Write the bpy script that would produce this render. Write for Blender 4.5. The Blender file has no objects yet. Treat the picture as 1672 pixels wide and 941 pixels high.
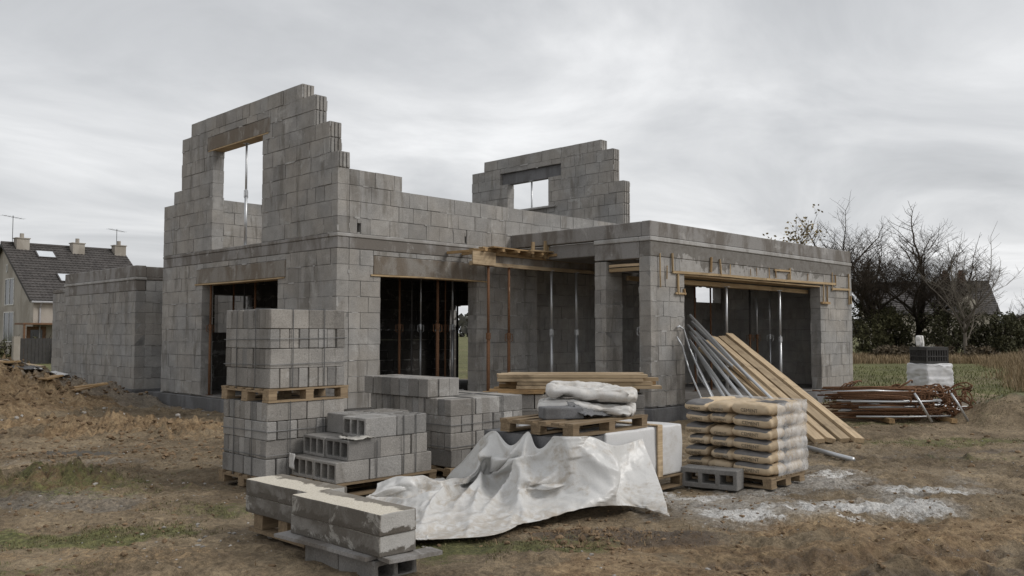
import bpy, bmesh, math, random
import numpy as np
from mathutils import Vector, Matrix
random.seed(7); rng = np.random.default_rng(7)
S = bpy.context.scene; COL = S.collection
# ---------------------------------------------------------------- camera frame (world axes = the axes of the unfinished house)
CAM = Vector((-8.63, -12.76, 1.6)); FPX = 1408.0; PITCH = math.atan(72.5 / FPX)
_h = math.hypot(.714, .70); FW = Vector((.714/_h, .70/_h, 0)); RT = Vector((FW.y, -FW.x, 0))
def AD(a, d, z=0): return CAM.xy.to_3d() + RT*a + FW*d + Vector((0, 0, z))       # lateral / depth metres from where the photographer stands
def G(x, y):                                                                     # photo pixel -> point on the ground plane
    a = (x-836)/FPX; b = -(y-470.5)/FPX
    d = RT*a + FW*(math.cos(PITCH)-b*math.sin(PITCH)) + Vector((0, 0, math.sin(PITCH)+b*math.cos(PITCH)))
    return CAM + d*(-CAM.z/d.z)
# ---------------------------------------------------------------- helpers
def thing(name, label, cat, loc=(0,0,0), rz=0, group=None):
    o = bpy.data.objects.new(name, None); COL.objects.link(o); o.empty_display_size = .2
    o.location = loc; o.rotation_euler = (0,0,rz); return tag(o, label, cat, group)
def tag(o, label, cat=None, group=None, kind=None):
    if label: o['label'] = label
    if cat: o['category'] = cat
    if group: o['group'] = group
    if kind: o['kind'] = kind
    return o
def link(name, mesh, parent=None):
    o = bpy.data.objects.new(name, mesh); COL.objects.link(o)
    if parent: o.parent = parent
    return o
def copy_tree(o, parent=None):
    c = o.copy(); COL.objects.link(c)
    if parent: c.parent = parent
    for ch in list(o.children): copy_tree(ch, c)
    return c
class MB:
    def __init__(s): s.v=[]; s.f=[]; s.t=[]; s.m=[]; s.n=0
    def add(s, V, F, tone=1., mat=0):
        o = s.n; s.v.append(np.asarray(V, float)); s.n += len(V)
        s.f += [tuple(i+o for i in q) for q in F]; s.t += [tone]*len(F); s.m += [mat]*len(F)
    def box(s, a, b, tone=1., mat=0, jit=0, M=None):
        V = np.array([(x,y,z) for x in (a[0],b[0]) for y in (a[1],b[1]) for z in (a[2],b[2])], float)
        if jit: V = V + rng.uniform(-jit, jit, V.shape)
        if M is not None: V = np.array([tuple(M @ Vector(p)) for p in V])
        s.add(V, [(0,1,3,2),(4,6,7,5),(0,4,5,1),(2,3,7,6),(0,2,6,4),(1,5,7,3)], tone, mat)
    def tube(s, P, R, n=6, tone=1., mat=0, cap=True):
        P = [Vector(p) for p in P]; V=[]; F=[]
        up = None
        for i, p in enumerate(P):
            d = (P[min(i+1,len(P)-1)] - P[max(i-1,0)]).normalized()
            if up is None:
                up = d.orthogonal().normalized()
            up = (up - d*up.dot(d))
            up = up.normalized() if up.length > 1e-5 else d.orthogonal().normalized()
            w = d.cross(up); r = R[i] if hasattr(R,'__len__') else R
            for k in range(n):
                a = 2*math.pi*k/n; V.append(tuple(p + (up*math.cos(a)+w*math.sin(a))*r))
        for i in range(len(P)-1):
            for k in range(n):
                F.append((i*n+k, i*n+(k+1)%n, (i+1)*n+(k+1)%n, (i+1)*n+k))
        if cap: F += [tuple(range(n))[::-1], tuple((len(P)-1)*n+k for k in range(n))]
        s.add(V, F, tone, mat)
    def mesh(s, name, mats, smooth=False):
        me = bpy.data.meshes.new(name)
        V = np.concatenate(s.v) if s.v else np.zeros((0,3))
        me.from_pydata(V.tolist(), [], s.f)
        for m in (mats if isinstance(mats,(list,tuple)) else [mats]): me.materials.append(m)
        if max(s.m, default=0): me.polygons.foreach_set('material_index', s.m)
        at = me.attributes.new('tone','FLOAT','FACE'); at.data.foreach_set('value', np.array(s.t, np.float32))
        if smooth: me.polygons.foreach_set('use_smooth', [True]*len(s.f))
        me.update(); return me
    def build(s, name, mats, parent=None, smooth=False): return link(name, s.mesh(name, mats, smooth), parent)
def bevel_mesh(me, off, seg=1, angle=.6, sub=0, disp=0, scale=8):
    bm = bmesh.new(); bm.from_mesh(me)
    bmesh.ops.remove_doubles(bm, verts=bm.verts, dist=1e-5)
    es = [e for e in bm.edges if len(e.link_faces)==2 and e.calc_face_angle(0) > angle]
    bmesh.ops.bevel(bm, geom=es, offset=off, segments=seg, profile=.6, affect='EDGES', clamp_overlap=True)
    if sub: bmesh.ops.subdivide_edges(bm, edges=[e for e in bm.edges if e.calc_length() > .03], cuts=sub, use_grid_fill=True)
    if disp:
        from mathutils import noise as mn
        sd = random.random()*90
        for v in bm.verts: v.co += mn.noise_vector(v.co*scale + Vector((sd,sd,0)))*disp
    bm.to_mesh(me); bm.free(); me.update(); return me
# numpy fractal noise
def _hash(ix, iy, seed):
    h = (ix.astype(np.int64)*374761393 + iy.astype(np.int64)*668265263 + seed*974711) & 0x7fffffff
    h = ((h ^ (h >> 13))*1274126177) & 0x7fffffff
    return ((h ^ (h >> 16)) & 0xffff)/65535.
def vnoise(x, y, seed=0):
    ix = np.floor(x); iy = np.floor(y); fx = x-ix; fy = y-iy
    fx = fx*fx*(3-2*fx); fy = fy*fy*(3-2*fy)
    a=_hash(ix,iy,seed); b=_hash(ix+1,iy,seed); c=_hash(ix,iy+1,seed); d=_hash(ix+1,iy+1,seed)
    return (a*(1-fx)+b*fx)*(1-fy)+(c*(1-fx)+d*fx)*fy
def fbm(x, y, sc, oct=4, seed=0):
    s=0; amp=1; tot=0
    for o in range(oct):
        s = s+amp*vnoise(x*sc+17*o, y*sc-9*o, seed+o); tot+=amp; amp*=.5; sc*=2.03
    return s/tot*2-1
def sstep(e0, e1, x):
    t = np.clip((x-e0)/(e1-e0), 0, 1); return t*t*(3-2*t)
# ---------------------------------------------------------------- materials
class NT:
    def __init__(s, name):
        s.mat = bpy.data.materials.new(name); s.mat.use_nodes = True; s.t = s.mat.node_tree
        s.p = s.t.nodes['Principled BSDF']; s.out = s.t.nodes['Material Output']
    def n(s, typ, **k):
        nd = s.t.nodes.new(typ)
        for a, b in k.items(): setattr(nd, a, b)
        return nd
    def put(s, sock, v):
        if isinstance(v, bpy.types.NodeSocket): s.t.links.new(v, sock)
        elif v is not None:
            if sock.type == 'RGBA' and not hasattr(v,'__len__'): v = (v,v,v,1)
            elif sock.type == 'RGBA' and len(v) == 3: v = (*v,1)
            sock.default_value = v
    def math(s, op, a, b=None, c=None, clamp=False):
        nd = s.n('ShaderNodeMath', operation=op, use_clamp=clamp)
        for i, v in enumerate((a,b,c)): s.put(nd.inputs[i], v)
        return nd.outputs[0]
    def mix(s, f, a, b, mode='MIX'):
        nd = s.n('ShaderNodeMix', data_type='RGBA', blend_type=mode)
        s.put(nd.inputs[0], f); s.put(nd.inputs[6], a); s.put(nd.inputs[7], b); return nd.outputs[2]
    def noise(s, vec, scale, detail=4, rough=.55, dist=0):
        nd = s.n('ShaderNodeTexNoise'); s.put(nd.inputs['Vector'], vec)
        nd.inputs['Scale'].default_value = scale; nd.inputs['Detail'].default_value = detail
        nd.inputs['Roughness'].default_value = rough; nd.inputs['Distortion'].default_value = dist
        return nd.outputs['Fac']
    def rng(s, v, a, b, c=0., d=1., smooth=True):
        nd = s.n('ShaderNodeMapRange', interpolation_type='SMOOTHSTEP' if smooth else 'LINEAR')
        s.put(nd.inputs[0], v)
        for i, q in enumerate((a,b,c,d)): nd.inputs[i+1].default_value = q
        return nd.outputs[0]
    def scale(s, vec, sc, add=None):
        nd = s.n('ShaderNodeMapping'); s.put(nd.inputs['Vector'], vec); nd.inputs['Scale'].default_value = sc
        if add is not None: s.put(nd.inputs['Location'], add)
        return nd.outputs[0]
    @property
    def pos(s): return s.n('ShaderNodeNewGeometry').outputs['Position']
    @property
    def nor(s): return s.n('ShaderNodeNewGeometry').outputs['True Normal']
    @property
    def obj(s): return s.n('ShaderNodeTexCoord').outputs['Object']
    @property
    def rand(s): return s.n('ShaderNodeObjectInfo').outputs['Random']
    def attr(s, n): return s.n('ShaderNodeAttribute', attribute_name=n).outputs['Fac']
    def acol(s, n): return s.n('ShaderNodeAttribute', attribute_name=n).outputs['Color']
    def sep(s, v):
        nd = s.n('ShaderNodeSeparateXYZ'); s.put(nd.inputs[0], v); return nd.outputs
    def bump(s, h, strength=.3, dist=.01):
        nd = s.n('ShaderNodeBump'); nd.inputs['Strength'].default_value = strength; nd.inputs['Distance'].default_value = dist
        s.put(nd.inputs['Height'], h); s.put(s.p.inputs['Normal'], nd.outputs[0])
    def fin(s, col, rough=.9, spec=.25, metal=0):
        s.put(s.p.inputs['Base Color'], col); s.put(s.p.inputs['Roughness'], rough)
        s.p.inputs['Specular IOR Level'].default_value = spec; s.put(s.p.inputs['Metallic'], metal); return s.mat
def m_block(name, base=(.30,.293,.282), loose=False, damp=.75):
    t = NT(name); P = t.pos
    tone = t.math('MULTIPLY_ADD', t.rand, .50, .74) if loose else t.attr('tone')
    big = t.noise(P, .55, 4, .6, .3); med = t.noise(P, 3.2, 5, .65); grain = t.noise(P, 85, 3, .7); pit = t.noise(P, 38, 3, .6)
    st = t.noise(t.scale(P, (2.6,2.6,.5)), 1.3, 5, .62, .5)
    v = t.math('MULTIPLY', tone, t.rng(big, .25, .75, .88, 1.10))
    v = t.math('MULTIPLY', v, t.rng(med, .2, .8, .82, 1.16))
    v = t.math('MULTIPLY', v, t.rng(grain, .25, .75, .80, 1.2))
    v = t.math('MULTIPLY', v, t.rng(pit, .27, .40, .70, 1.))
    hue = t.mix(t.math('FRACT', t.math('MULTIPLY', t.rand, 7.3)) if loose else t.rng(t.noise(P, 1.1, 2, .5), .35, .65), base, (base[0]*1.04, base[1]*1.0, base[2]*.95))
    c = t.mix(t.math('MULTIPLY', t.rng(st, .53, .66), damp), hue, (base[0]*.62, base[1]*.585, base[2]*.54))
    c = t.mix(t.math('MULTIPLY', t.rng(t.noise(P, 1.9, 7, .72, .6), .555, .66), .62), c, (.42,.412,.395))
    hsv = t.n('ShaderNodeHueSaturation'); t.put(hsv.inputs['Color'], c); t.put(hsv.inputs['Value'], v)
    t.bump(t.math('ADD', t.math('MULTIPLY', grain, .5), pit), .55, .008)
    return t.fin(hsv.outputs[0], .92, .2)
def m_concrete(name, base, stain, amt=.6, pale=.3, sc=1.):
    t = NT(name); P = t.pos
    st = t.noise(t.scale(P, (1,1,.55)), 1.5*sc, 6, .62, .6); dr = t.noise(t.scale(P, (5,5,.45)), 1.2*sc, 5, .6)
    pl = t.noise(P, 2.3*sc, 6, .68, .5); gr = t.noise(P, 70, 3, .7)
    f = t.math('MULTIPLY', t.rng(t.math('ADD', st, t.math('MULTIPLY', dr, .35)), .58, .76), amt)
    c = t.mix(f, base, stain)
    c = t.mix(t.math('MULTIPLY', t.rng(pl, .57, .66), pale), c, (.46,.45,.43))
    c = t.mix(1., c, t.rng(gr, .2, .8, .8, 1.18), 'MULTIPLY')
    t.bump(t.math('ADD', gr, t.math('MULTIPLY', pl, 2)), .35, .008)
    return t.fin(c, .85, .25)
def m_wood(name, a, b, dirt=(.10,.07,.045), damt=.5):
    t = NT(name); O = t.obj; r = t.rand
    vec = t.scale(O, (1.2, 22, 22), None); w = t.n('ShaderNodeVectorMath', operation='ADD'); t.put(w.inputs[0], vec)
    cb = t.n('ShaderNodeCombineXYZ'); t.put(cb.inputs[0], t.math('MULTIPLY', r, 37.)); t.put(cb.inputs[1], t.math('MULTIPLY', r, 91.)); t.put(w.inputs[1], cb.outputs[0])
    g = t.noise(w.outputs[0], 1.6, 5, .65, .8); d = t.noise(t.pos, 2.2, 5, .65, .4)
    c = t.mix(t.rng(g, .3, .7), a, b)
    c = t.mix(t.math('MULTIPLY', t.rng(d, .52, .72), damt), c, dirt)
    c = t.mix(1., c, t.math('MULTIPLY_ADD', r, .45, .78), 'MULTIPLY')
    t.bump(g, .4, .004); return t.fin(c, .75, .25)
def m_metal(name, base, rustamt, rough=.5, metal=.6):
    t = NT(name); P = t.pos; O = t.obj
    n = t.noise(t.scale(P,(1,1,.35)), 9, 5, .7); n2 = t.noise(P, 60, 3, .6)
    rc = t.mix(t.rng(n2,.3,.7), (.105,.052,.028), (.20,.105,.055))
    f = t.rng(n, .74-rustamt*.6, .82-rustamt*.6)
    c = t.mix(f, base, rc); t.bump(n2, .3, .003)
    return t.fin(c, t.math('MULTIPLY_ADD', f, .4, rough), .4, t.math('MULTIPLY', t.math('SUBTRACT', 1., f), metal))
def m_plain(name, c, rough=.7, spec=.3, var=.25, sc=6):
    t = NT(name); n = t.noise(t.pos, sc, 5, .6)
    col = t.mix(1., c, t.rng(n, .2, .8, 1-var, 1+var), 'MULTIPLY'); t.bump(n, .2, .01); return t.fin(col, rough, spec)
M = {}
M['block'] = m_block('concrete_block'); M['block_in'] = m_block('inner_block', (.36,.352,.34), damp=.4); M['block_shade'] = m_block('shade_painted_inner_block', (.10,.095,.09), damp=.6)  # inner blocks paled to lift the annex interior, main-room blocks darkened as painted shade
M['loose'] = m_block('loose_block', (.262,.254,.243), True, .55)
M['mortar'] = m_plain('mortar_joint', (.27,.262,.25), .95, .15, .55, 2.5)
def m_band():
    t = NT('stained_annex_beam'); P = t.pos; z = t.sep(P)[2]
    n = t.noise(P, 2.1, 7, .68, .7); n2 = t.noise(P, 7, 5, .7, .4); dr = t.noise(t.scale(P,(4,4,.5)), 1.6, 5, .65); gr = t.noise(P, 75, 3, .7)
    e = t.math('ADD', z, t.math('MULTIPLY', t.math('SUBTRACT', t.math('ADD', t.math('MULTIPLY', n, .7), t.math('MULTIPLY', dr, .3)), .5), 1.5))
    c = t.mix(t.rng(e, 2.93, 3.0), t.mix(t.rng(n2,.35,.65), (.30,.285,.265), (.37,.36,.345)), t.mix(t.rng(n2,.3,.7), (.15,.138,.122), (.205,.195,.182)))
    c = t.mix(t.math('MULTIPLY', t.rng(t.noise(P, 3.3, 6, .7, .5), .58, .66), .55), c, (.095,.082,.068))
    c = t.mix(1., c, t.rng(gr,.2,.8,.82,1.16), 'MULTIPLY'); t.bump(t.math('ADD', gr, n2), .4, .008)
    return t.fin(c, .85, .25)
M['band'] = m_band(); M['ring'] = m_concrete('cast_concrete', (.27,.26,.25), (.135,.118,.10), .8, .45)
M['smear'] = m_plain('squeezed_mortar', (.335,.328,.315), .95, .15, .4, 4)
M['stain'] = m_concrete('damp_lintel_concrete', (.245,.228,.205), (.148,.118,.088), .8, .35)
M['edge'] = m_concrete('pale_slab_edge', (.40,.393,.38), (.235,.22,.20), .65, .35)
M['plinth'] = m_concrete('plinth_concrete', (.17,.17,.175), (.10,.098,.095), .7, .08)
M['slab'] = m_concrete('floor_concrete', (.22,.21,.20), (.13,.115,.1), .6, .2)
M['form'] = m_wood('formwork_wood', (.43,.325,.19), (.28,.195,.11), damt=.55)
M['plank'] = m_wood('sawn_timber', (.50,.39,.255), (.33,.245,.155), damt=.6)
M['oldwood'] = m_wood('weathered_timber', (.40,.27,.14), (.23,.15,.075), damt=.6)
M['pallet'] = m_wood('pallet_wood', (.33,.245,.155), (.20,.145,.09), damt=.55)
M['rust'] = m_metal('rusty_steel', (.30,.20,.13), .75, .55, .4); M['galv'] = m_metal('galvanised_steel', (.52,.53,.54), .12, .42, .75)
M['rebar'] = m_metal('rusty_rebar', (.10,.055,.032), .9, .6, .2); M['dark'] = m_plain('dark_steel', (.05,.047,.045), .6)
M['strap'] = m_plain('black_strap', (.10,.10,.10), .4, .45); M['curl'] = m_metal('rusty_hooks', (.20,.115,.06), .9, .65, .1)
SKYX,SKYY=3.1,1.7
# ---------------------------------------------------------------- the unfinished house
HOUSE = thing('unfinished_house', 'unfinished grey concrete block house with two stepped gables and shored openings', 'house')
def sub_rect(rects, h):
    out = []
    for (a,b,c,d) in rects:
        if h[0] >= b-1e-4 or h[1] <= a+1e-4 or h[2] >= d-1e-4 or h[3] <= c+1e-4: out.append((a,b,c,d)); continue
        if h[0] > a: out.append((a,h[0],c,d))
        if h[1] < b: out.append((h[1],b,c,d))
        m0, m1 = max(a,h[0]), min(b,h[1])
        if h[2] > c: out.append((m0,m1,c,h[2]))
        if h[3] < d: out.append((m0,m1,h[3],d))
    return out
def block_wall(name, ax, off, thick, s0, s1, z0, c, rows, holes=(), label=None, mat='block', L=.44, parent=HOUSE, tone=1., fins=0, smear=.42):
    """ax 'u' runs along x at y=off..off+thick, ax 'v' runs along y at x=off..off+thick; rows = number or [(s0,s1,n), ...]"""
    b = MB(); segs = rows if isinstance(rows, list) else [(s0,s1,rows)]
    holes = [h if len(h)==4 else h for h in holes]
    nmax = max(n for _,_,n in segs); T = thick
    def put(r, t0, t1, tn, mi, j):
        a,bb,z,zz = r
        if ax == 'u': b.box((a,off+t0,z),(bb,off+t1,zz), tn, mi, j)
        else: b.box((off+t0,a,z),(off+t1,bb,zz), tn, mi, j)
    for k in range(nmax):
        z = z0+c*k; zt = z+c
        iv = []
        for (a,bb,n) in segs:
            if n >= k+1:
                if iv and abs(iv[-1][1]-a) < 1e-4: iv[-1][1] = bb
                else: iv.append([a,bb])
        for a,bb in iv:
            rects = [(a,bb,z,zt)]
            for h in holes: rects = sub_rect(rects, h)
            for r in rects:
                if r[1]-r[0] > .02 and r[3]-r[2] > .02:
                    put((r[0]+.008, r[1]-.008, r[2]+(.004 if k else 0), r[3]-(.003 if k == nmax-1 else 0)), .007, T-.007, .95, 1, 0)
            if fins and (a > .01 or k >= fins):
                for (q0,q1) in ((.025,.075),(.10,.15),(.175,.225)): put((a-.02, a+.01, z+.012, z+c-.012), q0, q1, random.uniform(.8,1.), 0, .002)
            cuts = [a]; s = a + (L*.5 if k%2 else L) + random.uniform(-.04,.04)
            while s < bb-.13:
                cuts.append(s); s += L*random.choice([1,1,1,1,.8,.62])+random.uniform(-.012,.012)
            cuts.append(bb)
            for i in range(len(cuts)-1):
                rs = [(cuts[i],cuts[i+1],z,zt)]
                for h in holes: rs = sub_rect(rs, h)
                tn = tone*random.uniform(.92,1.07)*(.86 if random.random()<.06 else 1)
                for r in rs:
                    if r[1]-r[0] < .03 or r[3]-r[2] < .03: continue
                    g = random.choice((.003,.005,.005,.008)); e = random.uniform(-.004,.007)
                    put((r[0]+g,r[1]-g,r[2]+g,r[3]-g), -e, T+e, tn, 0, .0035)
                    for side in (0,1):
                        if random.random() < smear:
                            l0 = random.uniform(r[0], r[1]-.05); l1 = min(r[1]-.01, l0+random.uniform(.06,.34)); w0 = random.uniform(.006,.022); p = random.uniform(.004,.010)
                            put((l0,l1,r[2]-w0*.8,r[2]+w0*.5), *((-p,.02) if side==0 else (T-.02,T+p)), random.uniform(.8,1.15), 2, .005)
                        if random.random() < smear*.5:
                            w0 = random.uniform(.005,.016); z0_ = random.uniform(r[2], r[3]-.06); z1_ = min(r[3]-.01, z0_+random.uniform(.05,.22)); p = random.uniform(.004,.009)
                            put((r[0]-w0*.5,r[0]+w0*.6,z0_,z1_), *((-p,.02) if side==0 else (T-.02,T+p)), random.uniform(.8,1.15), 2, .004)
    o = b.build(name, [M[mat], M['mortar'], M['smear']], parent)
    if label: o['label'] = label
    return o
def slab(name, a, b, mat, label=None, parent=HOUSE, bev=.012, sub=0, disp=.0):
    m = MB(); m.box(a, b); me = m.mesh(name, M[mat]); bevel_mesh(me, bev, 1, .6, sub, disp)
    o = link(name, me, parent)
    if label: o['label'] = label
    return o
T = .25; ZF = .25; C1 = .284; ZR = 3.09; ZT = 3.37
# foundation and floors
slab('plinth', (-.035,-.035,-.3), (8.6,7.12,.215), 'plinth'); slab('floor_slab', (.02,.02,.217), (8.3,7.08,.249), 'slab')
slab('plinth', (4.31,-3.61,-.3), (13.14,-.04,.215), 'plinth'); slab('floor_slab', (4.37,-3.55,.217), (13.08,.0,.246), 'slab')
# ground floor of the main block
block_wall('block_wall','v',0,T,0,7.1,ZF,C1,10,[(1.98,5.1,0,2.65),(1.7,5.4,2.65,2.98)])
slab('lintel', (-.004,1.705,2.652),(.246,5.395,2.978),'stain','damp brown lintel over the left doorway')
block_wall('block_wall','u',0,T,T,5.17,ZF,C1,10,[(.95,3.35,0,2.65),(.78,3.62,2.65,3.0)])
slab('lintel', (.785,-.005,2.652),(3.615,.245,2.998),'stain','damp brown lintel over the wide front opening')
block_wall('block_wall','v',5.17-T,T,T,1.4,ZF,C1,10)
block_wall('block_wall','u',1.4,T,5.17-T,9.0,ZF,C1,10,mat='block_in')
block_wall('block_wall','v',9.0,T,.25,1.65,ZF,C1,10,mat='block_in')
block_wall('block_wall','u',0,T,9.0,13.1-T,ZF,C1,10,[(11.5,12.75,2.42,2.86)],mat='block_in')
block_wall('block_wall','u',6.85,T,T,8.3,ZF,C1,10,[(1.17,2.15,1.6,2.5)],mat='block_shade')
block_wall('block_wall','v',8.05,T,1.66,6.84,ZF,C1,10,[(5.35,6.12,0,2.37)],mat='block_shade')
slab('ring_beam', (.001,.001,ZR+.002),(T-.001,7.099,ZT-.075),'ring'); slab('ring_beam', (T+.003,.002,ZR+.002),(8.3,T-.002,ZT-.075),'ring')
slab('slab_edge', (-.012,-.012,ZT-.073),(8.3,T,ZT-.004),'edge','pale mortar band along the top of the ring beam')
slab('slab_edge', (-.008,T+.002,ZT-.073),(T,7.1,ZT-.004),'ring')
slab('ceiling_slab', (T+.005,T+.005,ZR+.004),(8.3,6.845,ZT-.01),'slab')
slab('ceiling_slab', (8.305,T+.003,ZR+.002),(9.3,1.66,ZT-.02),'slab')
slab('ring_beam', (T+.003,6.852,ZR+.002),(8.3,7.098,ZT-.004),'ring')
# upper storey
C2 = .289
block_wall('gable_wall','v',0,T,0,7.1,ZT,C2,[(0,.27,5),(.27,.76,7),(.76,1.19,9),(1.19,5.78,10),(5.78,6.2,9),(6.2,6.6,5),(6.6,7.1,4)],
           [(2.62,4.7,0,5.53),(2.34,4.98,5.53,5.83)],label='tall front gable of grey blocks with stepped edges',fins=4)
slab('lintel', (-.004,2.345,5.532),(.246,4.975,5.828),'stain','stained lintel over the gable window')
f = MB(); f.box((-.012,2.40,5.507),(.256,4.92,5.53)); f.build('formwork_board', M['form'], HOUSE)
block_wall('parapet_wall','u',0,T,T,8.3,ZT,C2,[(T,1.43,4),(1.43,8.3,3)],[(.42,.5,3.40,3.56),(3.02,3.07,3.4,3.52)])
C3 = .281
block_wall('gable_wall','v',8.3,T,-.0,7.1,ZT,C3,[(0,.32,7),(.32,.70,10),(.70,4.95,11),(4.95,5.46,10),(5.46,7.1,4)],
           [(2.49,4.0,4.95,5.72),(2.04,4.3,5.72,6.04)],label='rear stepped gable with a square window opening',fins=3)
slab('lintel', (8.39,2.045,5.722),(8.54,4.295,6.038),'plinth')
slab('sill', (8.22,2.2,4.90),(8.56,4.25,4.955),'edge','pale mortar sill under the rear gable window')
block_wall('parapet_wall','u',6.85,T,T,8.3,ZT,C2,5)
# annex
block_wall('pier','u',-3.57,T,4.35,5.455,ZF,.275,9,label='corner pier of the annex'); block_wall('pier','u',-3.57,T,11.3,13.1,ZF,.275,9,label='far right pier of the annex')
block_wall('pier','v',4.35,.5,-2.55,-2.27,ZF,.27,10,L=.28,label='slim free standing pier beside the porch')
block_wall('block_wall','v',12.85,T,-3.57+T,0.25,ZF,C1,10,mat='block_in')
block_wall('block_wall','u',-3.57,T,4.35,5.3,2.725,.275,1); block_wall('block_wall','u',-3.57,T,11.5,13.1,2.725,.275,1)
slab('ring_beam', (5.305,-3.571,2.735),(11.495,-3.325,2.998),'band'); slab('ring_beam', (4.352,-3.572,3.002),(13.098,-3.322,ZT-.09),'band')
slab('ring_beam', (4.353,-3.318,2.97),(4.6,-2.26,ZT-.09),'ring')
slab('slab_edge', (4.33,-3.59,ZT-.088),(13.11,-3.32,ZT-.004),'edge','pale slab edge along the annex front'); slab('slab_edge', (4.332,-3.318,ZT-.088),(4.6,-2.255,ZT-.004),'edge')
slab('ceiling_slab', (4.605,-3.315,3.075),(13.09,-.012,ZT-.014),'slab')
slab('ceiling_slab', (4.42,-2.25,3.078),(4.602,-.014,ZT-.02),'slab')
slab('ring_beam', (12.853,-3.31,3.095),(13.097,.24,ZT-.02),'ring')
slab('parapet', (4.352,-3.568,ZT),(13.098,-3.37,ZT+.285),'ring','low concrete parapet along the annex front'); slab('parapet', (4.353,-3.365,ZT+.001),(4.55,-.003,ZT+.28),'ring')
slab('parapet', (12.9,-3.36,ZT),(13.095,.2,ZT+.28),'ring')
# rear extension
block_wall('block_wall','v',.05,T,8.75,13.75,.2,.27,9,L=.42); block_wall('block_wall','u',8.75,T,.05+T,4.,.2,.27,10,L=.42,mat='block_in')
slab('lintel', (.046,8.76,2.632),(.296,13.74,2.9),'ring'); slab('slab_edge', (.02,8.73,2.902),(.32,13.76,2.97),'edge')
slab('parapet', (.05,8.75,2.972),(.3,13.75,3.26),'ring'); slab('parapet', (.302,8.752,2.972),(4.,9.,3.24),'ring')
slab('plinth', (-.03,8.68,-.3),(4.2,13.8,.198),'plinth')
block_wall('block_wall','v',.2,T,13.76,15.2,.05,.27,10,L=.4); slab('ring_beam',(.19,13.77,2.76),(.46,15.2,2.86),'ring')
slab('slab_edge', (.322,8.735,2.902),(4.,9.,2.97),'ring')
slab('plinth', (.35,7.11,-.3),(4,8.68,.15),'plinth'); block_wall('block_wall','v',2.2,T,7.1,8.74,.15,.28,9,mat='block_in')
# ---------------------------------------------------------------- boards and planks
def board(name, p0, p1, w, t, mat, roll=0, parent=None, nail=0, jit=.002, bev=0):
    p0, p1 = Vector(p0), Vector(p1); d = p1-p0; L = d.length
    m = MB(); n = max(2, int(L/.5))
    bow = random.uniform(-.006,.006)*min(L,3); V=[]; F=[]
    for i in range(n+1):
        x = L*i/n; k = bow*math.sin(math.pi*i/n)
        for (y,z) in ((-w/2,-t/2),(w/2,-t/2),(w/2,t/2),(-w/2,t/2)): V.append((x,y+k*.6+random.uniform(-jit,jit),z+k+random.uniform(-jit,jit)))
    for i in range(n):
        for k in range(4): F.append((i*4+k,(i+1)*4+k,(i+1)*4+(k+1)%4,i*4+(k+1)%4))
    F += [(0,1,2,3), tuple(n*4+k for k in (3,2,1,0))]
    m.add(V,F); o = m.build(name, M[mat], parent)
    X = d.normalized(); Z0 = Vector((0,0,1)) if abs(X.z) < .98 else Vector((0,1,0))
    Y = Z0.cross(X).normalized(); Z = X.cross(Y)
    R = Matrix((X,Y,Z)).transposed().to_4x4() @ Matrix.Rotation(roll,4,'X')
    o.matrix_basis = Matrix.Translation(p0) @ R
    return o
# lintel soffit boards stay with the house they are nailed to
for a,b in (((-.02,1.72,2.635),(-.02,5.42,2.635)),): board('formwork_board',(.11,1.72,2.637),(.11,5.42,2.637),.27,.027,'form',0,HOUSE)
board('formwork_board',(.72,.112,2.637),(3.7,.112,2.637),.27,.027,'form',0,HOUSE)
# annex formwork: soffit boards, side rail, battens
NAR=.7
af = thing('lintel_formwork','yellow timber formwork with nailed battens around the wide annex opening','formwork',(0,0,0))
board('soffit_board',(5.46,-3.49,2.70),(11.3,-3.49,2.70),.16,.03,'form',0,af); board('soffit_board',(5.46,-3.30,2.695),(11.29,-3.30,2.695),.16,.03,'form',0,af)
board('side_rail',(5.02,-3.60,2.735),(8.6,-3.605,2.75),.03,.05,'form',0,af); board('side_rail',(8.62,-3.60,2.755),(12.1,-3.60,2.79),.03,.05,'form',0,af)
board('bearer',(5.5,-3.2,2.60),(11.4,-3.2,2.585),.07,.09,'form',0,af); board('bearer',(5.5,-2.2,2.70),(11.4,-2.2,2.69),.07,.09,'form',0,af)
for x0,z0,z1,w in ((4.62,2.45,3.08,.035),(5.02,2.72,3.07,.05),(4.83,2.62,2.86,.03),(5.2,2.33,2.72,.06),(5.42,2.33,2.45,.05),(6.36,2.78,3.1,.06),(6.74,2.76,3.07,.05),(7.1,2.78,3.02,.03),(7.95,2.78,2.98,.025),(8.2,2.78,3.0,.02),(8.75,2.78,3.05,.03),(9.05,2.78,2.97,.04),(9.62,2.78,2.96,.05),(9.72,2.78,3.03,.05),(10.6,2.78,3.0,.03),(11.42,2.32,2.75,.04),(11.62,2.33,2.75,.05),(11.9,2.6,3.04,.035),(12.1,2.72,3.05,.04),(12.85,2.30,3.1,.05),(12.98,2.3,2.5,.06)):
    board('batten',(x0,-3.60-w*.1,z0+random.uniform(-.03,.03)),(x0+random.uniform(-.035,.035),-3.60,z1+random.uniform(-.04,.04)),w*.55,w*.62,random.choice(['form','oldwood']),0,af)
board('batten',(5.12,-3.60,2.34),(5.46,-3.60,2.34),.03,.035,'form',0,af); board('batten',(11.28,-3.61,2.31),(11.72,-3.61,2.31),.05,.05,'oldwood',0,af)
board('batten',(9.0,-3.595,2.98),(9.75,-3.595,2.99),.03,.04,'form',0,af); board('batten',(11.9,-3.6,2.66),(12.95,-3.6,2.68),.03,.05,'form',0,af)
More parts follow.
